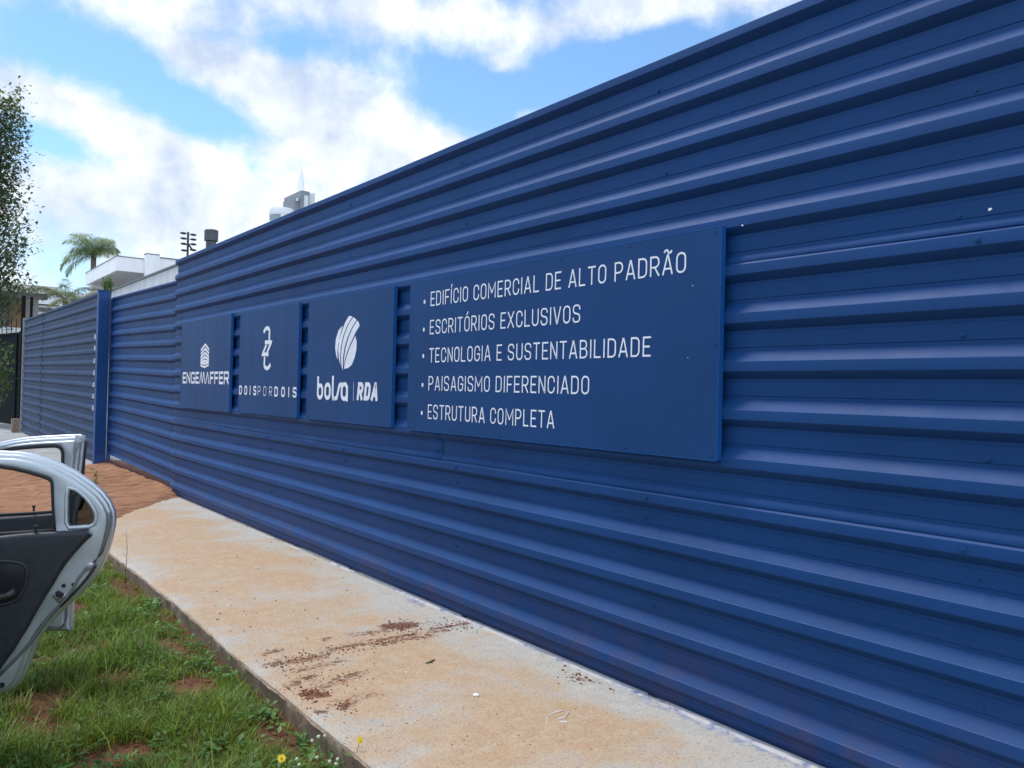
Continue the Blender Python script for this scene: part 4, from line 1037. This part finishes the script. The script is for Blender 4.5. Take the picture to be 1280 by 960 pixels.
def front_door():
    dp = DoorPlane((.72, 4.71), (-.18, 5.16)); A = dp.at
    vis = [(0, 552.3), (13, 549.6), (26, 547.6), (40, 546), (56, 545), (80, 543.9), (102, 543), (104, 544), (103.4, 552), (101.5, 570), (99, 592), (96, 640), (92, 700), (89, 757), (88.4, 785), (87.4, 790.5), (80, 792), (56, 791), (0, 793)]
    o = [A(*p) for p in vis]; zb = o[-1][1]
    o = [(0.02, .70), (.16, .86), (.30, .99)]+[q for q in o if True]+[(.20, zb), (.03, zb+.01), (.0, zb+.06)]
    win = [A(*p) for p in [(0, 560.5), (18, 558.6), (37, 557), (56, 555.6), (70, 555.2), (76, 556.6), (79.6, 560), (81.6, 566), (81.4, 580), (80.2, 600), (78.5, 639), (60, 640), (0, 643)]]
    zwb = win[-1][1]; zwt = win[0][1]
    win = [(.14, zwb+.04), (.22, zwb+.13), (.34, zwt-.05)]+win+[(.16, zwb)]
    door = plate('door', dp, [o, offset_poly(win, -.004)], -.030, .028, .010, SILVER, CAR); door['label'] = 'open front door, seen through and above the rear door'
    plate('inner_frame', dp, [offset_poly(o, .012), offset_poly(win, -.0035)], -.008, .026, .010, INNER, door)
    plate('frame_lip', dp, [offset_poly(o, .030), offset_poly(win, .003)], .012, .022, .009, INNER, door)
    tr = [A(*p) for p in [(0, 646), (40, 643), (79, 640), (80.5, 648), (79, 700), (76, 740), (72, 756), (64, 766), (40, 776), (0, 778)]]
    tz = tr[-1][1]; tr = tr+[(.2, tz), (.08, tz+.05), (.07, .60), (.12, zwb-.02)]
    plate('trim_panel', dp, [tr], .045, .05, .014, TRIM, door, 3)
    ch = [A(*p) for p in [(0, 563), (18, 561), (37, 559.3), (56, 558), (69, 557.6), (74.5, 559), (77.4, 562), (79, 567), (78.8, 580), (77.6, 600), (76, 641)]]
    sweep(dp, ch, .0085, .004).build('window_channel', RUB, door, True)
    bs = [A(*p) for p in [(-30, 645), (0, 643), (40, 641), (79, 638.6)]]; sweep(dp, bs, .008, .014).build('belt_seal', RUB, door, True)
    el = [A(*p) for p in [(104.4, 552), (102.8, 566), (100.5, 590), (97, 640)]]; sweep(dp, el, .006, -.045).build('edge_seal', RUB, door, True)
    ws = [A(*p) for p in [(56, 786.5), (72, 785), (80.5, 781), (83.6, 772), (84.4, 757), (85.5, 740)]]; sweep(dp, ws, .006, .014).build('weatherstrip', GREYRUB, door, True)
    a, z = A(45, 638); c = dp.W(a, z, .03); MB().tube([c, c+Vector((0, 0, .016)), c+Vector((0, 0, .030))], [.005, .005, .009], 8).build('lock_knob', RUB, door)
front_door()

# ------------------------------------------------------------------ white modern house behind the gate
WALLW = Mat('white_render_wall'); a = WALLW.noise(1.2, 5, .6); b = WALLW.noise(1.5, 5, .65, stretch=(1.5, 1.5, .15))
WALLW.set('Base Color', WALLW.mix(WALLW.ramp(b, .5, .8, 0, .35), WALLW.mix(WALLW.ramp(a, .3, .7), (.80, .80, .79), (.86, .855, .85)), (.62, .61, .58))).set('Roughness', .85); WALLW = WALLW.m
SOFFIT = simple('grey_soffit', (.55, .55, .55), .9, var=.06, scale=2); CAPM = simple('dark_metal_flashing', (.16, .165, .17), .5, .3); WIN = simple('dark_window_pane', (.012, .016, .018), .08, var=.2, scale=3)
def house():
    c = onx(146, 320.5, 8.6)                                  # top corner of the overhanging upper storey
    yn, zt = c.y, c.z; zb = onx(146, 337.5, 8.6).z
    yf = onx(107, 335, 8.6).y; xe = ony(183, 326, yn).x
    root = empty('white_house', (11, yn+4, 0), 'white flat roofed modern house with an overhanging upper storey', 'house')
    MB().box(8.6, 17.5, yn, yf, zb, zt).build('upper_storey', WALLW, root)
    MB().box(8.58, 17.5, yn-.02, yf+.02, zt+.002, zt+.05).build('roof_flashing', CAPM, root)
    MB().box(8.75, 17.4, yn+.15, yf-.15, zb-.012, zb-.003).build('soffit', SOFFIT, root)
    MB().box(10.2, 17.2, yn+2.3, yf-.1, -.1, zb-.015).build('ground_storey', WALLW, root)
    MB().box(8.75, 10.19, yf-1.0, yf-.25, -.1, zb-.015).build('pillar', WALLW, root)
    for k in range(3): 
        f = MB().box(10.12, 10.19, yn+2.7+k*1.9, yn+4.3+k*1.9, 1.2, zb-.3).build('window', CAPM, root); MB().box(10.10, 10.118, yn+2.8+k*1.9, yn+4.2+k*1.9, 1.3, zb-.4).build('pane', WIN, f)
    MB().box(11, 16, yn+2.22, yn+2.295, 1.0, zb-.3).build('window', WIN, root)
    # tall slab that rises in front of the upper storey on the right
    q = ony(183.5, 317.5, yn-.5); x0 = q.x
    MB().box(x0, x0+.62, yn-.5, yn-.012, -.1, q.z).build('pier', WALLW, root)
    t = ony(186, 320.5, yn-.2)
    MB().box(x0+.63, x0+9, yn-.30, yn-.014, -.1, t.z-.04).build('tower_wall', WALLW, root)
    MB().box(x0+.62, x0+9.02, yn-.34, yn-.01, t.z-.038, t.z+.02).build('roof_flashing', CAPM, root)
    MB().box(x0-.02, x0+.615, yn-.52, yn-.008, q.z+.002, q.z+.05).build('roof_flashing', CAPM, root)
house()
def garden_wall():
    X = 6.3; a = onx(150, 358.5, X); b = onx(220, 331, X); sl = (b.z-a.z)/(b.y-a.y)
    y0, y1 = b.y-3.5, a.y+1.5; zf = lambda y: a.z+sl*(y-a.y)
    root = empty('garden_wall', (X, a.y, 0), 'low white garden wall with dark coping between gate and house', 'wall')
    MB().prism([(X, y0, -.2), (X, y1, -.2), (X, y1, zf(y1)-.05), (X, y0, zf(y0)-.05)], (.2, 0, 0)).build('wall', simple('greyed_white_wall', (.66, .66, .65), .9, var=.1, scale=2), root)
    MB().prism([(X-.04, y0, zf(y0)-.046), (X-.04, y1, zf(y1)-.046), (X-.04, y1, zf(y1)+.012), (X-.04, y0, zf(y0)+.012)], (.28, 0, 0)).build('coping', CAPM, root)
garden_wall()
def chimney():
    Y = 16.0; c = ony(264, 300, Y); w = (ony(272.5, 300, Y)-ony(255.5, 300, Y)).x; zt, zm, zb = ony(264, 289.5, Y).z, ony(264, 301.5, Y).z, 0
    root = empty('chimney_cowl', (c.x, c.y, 0), 'dark grey metal chimney with wider round cowl above the fence', 'chimney')
    r = w*.5
    def cyl(r0, z0, z1, r1=None, n=20):
        r1 = r1 or r0; b = MB(); v = [(c.x+r0*math.cos(6.2832*k/n), c.y+r0*math.sin(6.2832*k/n), z0) for k in range(n)]+[(c.x+r1*math.cos(6.2832*k/n), c.y+r1*math.sin(6.2832*k/n), z1) for k in range(n)]
        return b.add(v, [(k, (k+1) % n, n+(k+1) % n, n+k) for k in range(n)]+[tuple(range(n))[::-1], tuple(range(n, 2*n))])
    G = simple('dull_zinc', (.075, .08, .085), .5, .3, var=.2)
    cyl(r*.74, zb, zm-.01).build('flue', G, root, True, 40); cyl(r, zm, zt).build('cowl', G, root, True, 40); cyl(r*1.04, zt+.003, zt+.03, r*.9).build('cap', G, root, True, 40)
chimney()
def electric_bracket():
    Y = 15.2; A = lambda px, py: ony(px, py, Y)
    g = A(234.5, 322); root = empty('electric_fence_bracket', (g.x, g.y, g.z-1.2), 'thin dark electric fence bracket with eight insulators above the fence', 'bracket')
    D = simple('dark_bracket_steel', (.05, .055, .07), .5, .4)
    MB().tube([(g.x, g.y, 1.6), A(235.2, 290)], .020, 6).build('rod', D, root); MB().tube([A(235.2, 304.5), A(241, 313.5)], .017, 6).build('brace', D, root)
    for px, py in ((229.2, 291.5), (229.4, 298), (229.8, 304.8), (230.2, 313), (241.6, 293.5), (241.7, 299.4), (241.6, 305.4), (241.4, 312.5)):
        c = A(px, py); i_ = MB().tube([c-Vector((.055, 0, 0)), c-Vector((.02, 0, 0)), c+Vector((.02, 0, 0)), c+Vector((.055, 0, 0))], [.012, .022, .022, .012], 8).build('insulator', simple('black_insulator', (.015, .015, .02), .4) if px == 229.2 else bpy.data.materials['black_insulator'], root, True)
        e = A(235.2, py+.3); MB().tube([c, e], .003, 4).build('arm', D, root)
electric_bracket()

# ------------------------------------------------------------------ far tower with a spire
def tower():
    Y = 210; A = lambda px, py: ony(px, py, Y)
    hz = simple('pale_tower_wall', (.70, .72, .74), .8, var=.05, scale=.05); dk = simple('grey_tower_wall', (.24, .26, .29), .8, var=.08, scale=.05); gl = simple('tower_glazing', (.17, .20, .23), .3)
    p = A(367, 280); root = empty('spired_tower', (p.x, Y, -.4), 'distant grey office tower topped by a white needle spire', 'tower')
    def block(nm, px0, px1, py, d, mat, y0=0, par_=root):
        a, b = A(px0, py), A(px1, py); return MB().box(a.x, b.x, Y+y0, Y+y0+d, -.4, a.z).build(nm, mat, par_)
    block('tower_block', 366.2, 372.6, 246.6, 8, dk, -1); w = block('tower_block', 372.7, 383.4, 239.5, 12, dk, -2.0); block('tower_block', 383.5, 394, 240, 14, hz, 0)
    a, b = A(376.3, 246), A(380.6, 262); m_ = MB().box(a.x, b.x, Y-2.5, Y-2.01, b.z-20, a.z).build('window', hz, w)
    a, b = A(368, 248.5), A(370.5, 252.5); MB().box(a.x, b.x, Y-1.5, Y-1.01, b.z, a.z).build('window', hz, root)
    l, r, t = A(377.6, 239), A(388.2, 239), A(384.0, 203); bt = A(383, 239); cx_ = (l.x+r.x)/2; w_ = (r.x-l.x)/2
    b = MB(); n = 8; v = [(cx_+w_*math.cos(.39+6.2832*k/n), Y+4+w_*math.sin(.39+6.2832*k/n), bt.z) for k in range(n)]+[(cx_+w_*.50*math.cos(.39+6.2832*k/n), Y+4+w_*.50*math.sin(.39+6.2832*k/n), bt.z+(t.z-bt.z)*.62) for k in range(n)]+[(cx_, Y+4, t.z)]
    b.add(v, [(k, (k+1) % n, n+(k+1) % n, n+k) for k in range(n)]+[(n+k, n+(k+1) % n, 2*n) for k in range(n)]); b.build('spire', simple('white_spire', (.90, .91, .92), .7, var=.02), root)
tower()
def round_block():
    Y = 190; A = lambda px, py: ony(px, py, Y); l, r = A(343.2, 260), A(372.5, 260); cx_ = (l.x+r.x)/2; R = (r.x-l.x)/2; top = A(345, 259.2).z
    W = simple('white_round_block', (.80, .81, .82), .8, var=.04, scale=.1); gl = simple('block_glazing', (.22, .26, .29), .3, var=.2, scale=.3)
    root = empty('round_apartment_block', (cx_, Y+R, -.4), 'distant white rounded apartment block with banded windows before the tower', 'building')
    n = 28; C = lambda q, z: [(cx_+q*R*math.cos(6.2832*k/n), Y+R+q*R*math.sin(6.2832*k/n), z) for k in range(n)]
    def drum(nm, q, z0, z1, mat): b = MB(); b.add(C(q, z0)+C(q, z1), [(k, (k+1) % n, n+(k+1) % n, n+k) for k in range(n)]+[tuple(range(n))[::-1], tuple(range(n, 2*n))]); return b.build(nm, mat, root, True, 40)
    drum('wall', .985, -.4, top-.05, W); drum('roof', 1.02, top-1.1, top, W); drum('roof', .93, top+.01, top+.5, W)
    h = 2.55
    for k in range(8):
        z = top-1.35-k*h
        for a0 in range(0, n, 7):
            b = MB(); v = []
            for j in range(6):
                a = 6.2832*(a0+j)/n; v += [(cx_+R*1.0*math.cos(a), Y+R+R*1.0*math.sin(a), z-1.5), (cx_+R*1.0*math.cos(a), Y+R+R*1.0*math.sin(a), z)]
            b.add(v, [(2*j, 2*j+2, 2*j+3, 2*j+1) for j in range(5)]); b.build('window', gl, root)
round_block()

# ------------------------------------------------------------------ neighbour's property at the far left
def black_gate():
    a = Vector((2.95, 26.6, 0)); b = Vector((1.62, 33.5, 0)); d = (b-a).normalized(); nrm = Vector((-d.y, d.x, 0))
    if nrm.x > 0: nrm = -nrm
    zt = onx(20, 415, 2.9).z; zt = (lambda t: CH+ray(22, 414.5).z*t)(26.8/ray(22, 414.5).y)
    root = empty('black_metal_gate', (a.x, a.y, 0), 'dark solid metal fence topped with thin spikes left of the blue fence', 'fence')
    K = simple('black_gate_paint', (.010, .012, .014), .9, var=.2, scale=4); K.node_tree.nodes['Principled BSDF'].inputs['Specular IOR Level'].default_value = .12; L = (b-a).length
    def slab_(nm, s0, s1, z0, z1, n0, n1, mat=K):
        P = lambda s, n: a+d*s+nrm*n
        pts = [P(s0, n0), P(s1, n0), P(s1, n1), P(s0, n1)]; m = MB(); m.prism([(p.x, p.y, z0) for p in pts], (0, 0, z1-z0)); return m.build(nm, mat, root)
    slab_('panel', .5, L, .12, zt-.06, 0, .03); slab_('top_rail', .32, L, zt-.055, zt, -.02, .06); slab_('gate_post', 0, .30, -.05, zt+.02, -.04, .10); slab_('gate_post', .62, .72, -.02, zt-.06, .032, .07)
    for k in range(14):
        p = a+d*(.5+k*.42); MB().tube([(p.x, p.y, zt), (p.x, p.y, zt+.42)], .011, 5).build('spike', K, root)
    for px, top in ((28.6, 369.5), (38.5, 371)):
        t = 26.4/ray(px, 400).y; p = O0+ray(px, 400)*t; h = O0+ray(px+1.2, top)*t
        MB().tube([(p.x, p.y, 0), (h.x, h.y, h.z)], .055 if px < 30 else .04, 6).build('pole', K, root)
    MB().box(2.62, 2.80, 26.2, 26.5, -.1, .33).build('block', simple('earth_stained_block', (.26, .19, .13), .9, var=.2), root)
black_gate()
def neighbour_house():
    Y = 44; A = lambda px, py: ony(px, py, Y)
    root = empty('stone_clad_house', (A(25, 400).x, Y, 0), 'low house with brown stone cladding under a wide pale roof canopy', 'house')
    BE = simple('beige_fascia', (.50, .465, .41), .85, var=.08, scale=1); m = Mat('brown_stone_cladding'); vo = m.voro(3.2); n_ = m.noise(6, 5, .7)
    m.set('Base Color', m.mix(m.ramp(n_, .3, .7), (.13, .065, .035), (.33, .20, .12))).set('Roughness', .9); m.bump(vo.outputs['Distance'], .8, .05)
    l, r = A(-60, 373), A(60, 373)
    t = A(20, 362).z; b = A(20, 372).z
    MB().prism([(l.x, Y-3, b), (r.x, Y-3, b), (r.x, Y+5, t+.25), (l.x, Y+5, t+.25), (l.x, Y+5, t+.1), (l.x, Y-3, b+.05)][:4]+[], (0, 0, .35)).build('roof', BE, root)
    MB().box(A(-60, 373).x, A(48, 373).x, Y-2.9, Y-2.6, b-.25, b-.005).build('gutter', simple('dark_gutter', (.09, .08, .075), .7), root)
    MB().box(A(11.5, 380).x, A(31, 380).x, Y-.5, Y+.3, -.4, b-.01).build('stone_wall', m.m, root)
    MB().box(A(-60, 380).x, A(11, 380).x, Y, Y+.3, -.4, b-.01).build('wall', simple('grey_green_wall', (.20, .21, .20), .9), root)
    MB().box(A(31.2, 380).x, A(52, 380).x, Y+1, Y+1.3, -.4, b+.1).build('wall', simple('warm_grey_render', (.36, .34, .32), .9), root)  # warm grey wall right of the stone cladding
    z2 = A(20, 409.5).z
    o = MB().box(A(-80, 380).x, A(40, 380).x, 35.5, 35.7, -.4, A(20, 409.5).z*0+ony(20, 409.5, 35.5).z).build('boundary_wall', WALLW); tag(o, 'white boundary wall behind the spiked black fence', 'wall')
    Y2 = 60; B = lambda px, py: ony(px, py, Y2)
    r2 = empty('pale_house', (B(70, 380).x, Y2, 0), 'pale far house with stepped white parapets beyond the stone clad one', 'house')
    PW = simple('pale_far_wall', (.56, .56, .57), .85, var=.05, scale=1)
    MB().box(B(50, 380).x, B(125, 380).x, Y2, Y2+6, -.4, B(60, 363).z).build('wall', PW, r2); MB().box(B(34, 380).x, B(66, 380).x, Y2-3, Y2-.01, -.4, ony(45, 381, Y2-3).z).build('wall', PW, r2)
    MB().box(B(33.5, 380).x, B(67, 380).x, Y2-3.3, Y2+.3, ony(45, 380, Y2-3).z+.02, ony(45, 376.5, Y2-3).z).build('parapet', simple('white_far_parapet', (.70, .70, .70), .8), r2)
    MB().box(B(39, 380).x, B(57, 380).x, Y2-3.06, Y2-3.005, ony(45, 389, Y2-3).z, ony(45, 384, Y2-3).z).build('window', WIN, r2)
neighbour_house()

# ------------------------------------------------------------------ trees
BARK = simple('grey_brown_bark', (.12, .095, .07), .9, var=.35, scale=10, bump=.5)
def poplar():
    base = ony(-20, 470, 33); bx, by = base.x, base.y; top = ony(-12, 150, 33).z
    root = empty('slender_tree', (bx, by, -.3), 'tall slender tree with loose dark leaves at the far left', 'tree')
    tr = MB(); trunk = [Vector((bx, by, -.3)), Vector((bx+.1, by, 3)), Vector((bx+.15, by+.1, 7)), Vector((bx+.3, by, top-1.2))]; tr.tube(trunk, [.24, .2, .12, .03], 8)
    tr.build('trunk', BARK, root, True)
    limb = MB(); C = []; r_ = random.Random(5)
    for k in range(150):
        f = .30+.70*k/149; z = -.3+(top+.3)*f; q = Vector((bx+.3*f, by, z))
        a = k*2.4+r_.uniform(-.4, .4); reach = (1.65-.9*f)*(.40+.65*r_.random()); rise = r_.uniform(.8, 1.9)
        tip = q+Vector((math.cos(a)*reach, math.sin(a)*reach, rise)); mid = q.lerp(tip, .5)+Vector((math.cos(a)*reach*.12, math.sin(a)*reach*.12, -.12))
        limb.tube([q, mid, tip], [.035*(1.15-f), .02*(1.15-f), .006], 5)
        dens = int(74*(.2+r_.random()))
        for _ in range(dens):
            t = r_.random()**.7; p = q.lerp(mid, t*2) if t < .5 else mid.lerp(tip, t*2-1)
            s = .09+.16*(1-f*.4)
            p = p+Vector((r_.gauss(0, s), r_.gauss(0, s), r_.gauss(0, s)))
            L = r_.uniform(.11, .20); g = r_.uniform(.5, 1.5)
            C.append((p.x, p.y, p.z, L, L*.6, r_.uniform(0, 6.28), r_.uniform(-1.2, .5), (.105*g), .140*g, .085*g))
    limb.build('branches', BARK, root, True)
    C = np.array(C); v, f, t = leaflets(*[C[:, i] for i in range(7)], C[:, 7:10]); tinted('crown', v, f, t, LEAF, root)
poplar()
def frond(base, az, elev, L, droop, tint, wl, name, parent, n=26):
    P = []; p = Vector(base); e = elev; st = L/n
    for k in range(n+1):
        P.append(p.copy()); d = Vector((math.cos(az)*math.cos(e), math.sin(az)*math.cos(e), math.sin(e))); p = p+d*st; e -= droop/n*(.5+1.0*k/n)
    C = []
    for k in range(2, n):
        t = k/n; d = (P[k+1]-P[k-1]).normalized(); s = d.cross(Vector((0, 0, 1))); s = s.normalized() if s.length > 1e-3 else Vector((1, 0, 0))
        ll = wl*math.sin(math.pi*(.12+.86*t))*random.uniform(.8, 1.1)
        for sg in (-1, 1):
            for q in range(4):
                v_ = (s*sg*random.uniform(.6, 1)+d*random.uniform(.3, .8)+Vector((0, 0, random.uniform(-1.1, .1)))).normalized(); b = P[k].lerp(P[k+1 if k < n else k], q/4)
                C.append((b.x, b.y, b.z, ll, .026*L/2.5, math.atan2(v_.y, v_.x), math.asin(max(-1, min(1, v_.z))), *(np.array(tint)*random.uniform(.65, 1.3))))
    C = np.array(C); v, f, t = leaflets(*[C[:, i] for i in range(7)], C[:, 7:10])
    # rachis joins the same mesh
    m = MB().tube(P, [.022*L/2.5*(1-.8*k/n) for k in range(n+1)], 5, False)
    v2, f2 = np.array(m.v), np.array(m.f); v = np.concatenate([v, v2]); f = np.concatenate([f, f2+len(v)-len(v2)]); t = np.concatenate([t, np.tile([[.12, .14, .05]], (len(v2), 1))])
    return tinted(name, v, f, t, FROND, parent)
def palm(label, Y, px, py, zbase, L, spec, tint, wl, trunk_r):
    c = ony(px, py, Y); root = empty('palm_tree', (c.x, c.y, zbase), label, 'palm')
    tk = MB(); path = [Vector((c.x, c.y, zbase+(c.z-zbase)*q)) for q in np.linspace(0, 1, 14)]; tk.tube(path, [trunk_r*(1.15-.25*q+.05*(i % 2)) for i, q in enumerate(np.linspace(0, 1, 14))], 10); tk.build('trunk', BARK, root, True)
    for az, el, l, dr in spec: frond(c+Vector((0, 0, .05)), az, el, L*l, dr, tint, wl, 'frond', root)
random.seed(21)
sp = [(i*2.399, R_(88-34*(i/19)), random.uniform(.95, 1.25) if i < 11 else random.uniform(.8, 1.0), R_(95+35*random.random()+35*(i/19))) for i in range(20)]
view_r = math.atan2(RI.y, RI.x)
sp += [(view_r+math.pi, R_(40), 1.25, R_(150)), (view_r+math.pi+.25, R_(15), 1.3, R_(120)), (view_r+math.pi-.35, R_(58), 1.15, R_(150)), (view_r+math.pi+.1, R_(-5), 1.2, R_(95)), (view_r, R_(50), 1.1, R_(150)), (view_r+.3, R_(70), 1.0, R_(150))]
palm('tall palm with drooping green fronds behind the white house', 66, 117, 321, -.1, 2.3, sp, (.22, .29, .19), 1.0, .20)
sp = [(i*2.399+.6, R_(60-45*(i/10)), random.uniform(.8, 1.1), R_(80+30*random.random())) for i in range(11)]
palm('low pale green palm behind the far blue fence', 27.5, 100, 381, -.1, 1.05, sp, (.17, .20, .085), .34, .09)
sp = [(view_r+math.pi+.2, R_(42), 1.2, R_(95)), (view_r+math.pi-.5, R_(30), 1.1, R_(80)), (view_r+2.2, R_(60), 1.0, R_(90)), (view_r+.3, R_(50), 1.0, R_(90)), (view_r+4.2, R_(35), 1.0, R_(80)), (view_r+5.2, R_(62), .9, R_(80)), (view_r+1.2, R_(55), .9, R_(80))]
palm('small arching palm showing a few fronds over the far blue fence', 28.5, 82, 376, -.1, 1.25, sp, (.075, .10, .05), .30, .08)
def bush(name, label, c, r, n, tint, L, ztr):
    root = empty(name, (c.x, c.y, ztr), label, 'shrub'); C = []
    for _ in range(n):
        d = Vector((random.gauss(0, 1), random.gauss(0, 1), random.gauss(0, 1))).normalized()*random.random()**.45
        p = Vector(c)+Vector((d.x*r[0], d.y*r[1], d.z*r[2])); l = random.uniform(.6, 1.2)*L; g = random.uniform(.6, 1.4)
        C.append((p.x, p.y, p.z, l, l*.35, random.uniform(0, 6.28), random.uniform(-.3, 1.2), *(np.array(tint)*g)))
    C = np.array(C); v, f, t = leaflets(*[C[:, i] for i in range(7)], C[:, 7:10]); tinted('foliage', v, f, t, LEAF, root)
    b = MB()
    for k in range(6): b.tube([(c.x, c.y, ztr), Vector(c)+Vector((random.uniform(-.6, .6)*r[0], random.uniform(-.6, .6)*r[1], random.uniform(0, .6)*r[2]))], [.025, .008], 5)
    b.build('stem', BARK, root)
bush('leafy_shrub', 'bright green leafy shrub rising behind the blue post', ony(135, 358, 18.5), (.13, .15, .22), 420, (.085, .17, .04), .065, 0)
bush('roadside_shrub', 'leafy green twigs of a shrub in front of the black fence', ony(-5, 465, 22), (.42, .4, .85), 420, (.07, .13, .03), .14, -.2)

# ------------------------------------------------------------------ across the road, behind the viewer's left shoulder
def add_street_trees():  # unseen tree row added to darken the low reflections in the fence
    C = []; r_ = random.Random(11)
    for _ in range(5200):
        d = Vector((r_.gauss(0, 1), r_.gauss(0, 1), r_.gauss(0, 1))).normalized()*(.35+.65*r_.random()**.5)
        k = 1+.25*mnoise.noise(d*2.2); L = r_.uniform(.16, .34); g = r_.uniform(.55, 1.4)
        C.append((d.x*2.6*k, d.y*3.0*k, 3.6+d.z*2.6*k, L, L*.6, r_.uniform(0, 6.28), r_.uniform(-1.2, .8), .035*g, .065*g, .018*g))
    C = np.array(C); v, f, t = leaflets(*[C[:, i] for i in range(7)], C[:, 7:10])
    crown = tinted('crown', v, f, t, LEAF)
    tk = MB().tube([(0, 0, -.3), (.05, 0, 1.6), (0, .05, 3.6)], [.22, .17, .10], 8)
    for k in range(7): tk.tube([(0, 0, 1.4+.25*k), (1.5*math.cos(k*2.4), 1.7*math.sin(k*2.4), 3.0+.35*k)], [.08, .02], 5)
    trunk = tk.build('trunk', BARK, None, True)
    for i, y in enumerate((-9, -3.5, 2.4, 8.2, 14.5, 21, 28, 36)):
        root = empty('added_street_tree', (-13+.8*math.sin(i*2.1), y, 0), 'unseen round green tree added over the road to darken fence reflections', 'tree', 'added trees across the road')
        for src in (trunk, crown):
            o = src if i == 0 else link(src.copy())
            o.parent = root; o.rotation_euler = (0, 0, i*1.3); o.scale = (1, 1, .85+.06*(i % 4))
add_street_trees()
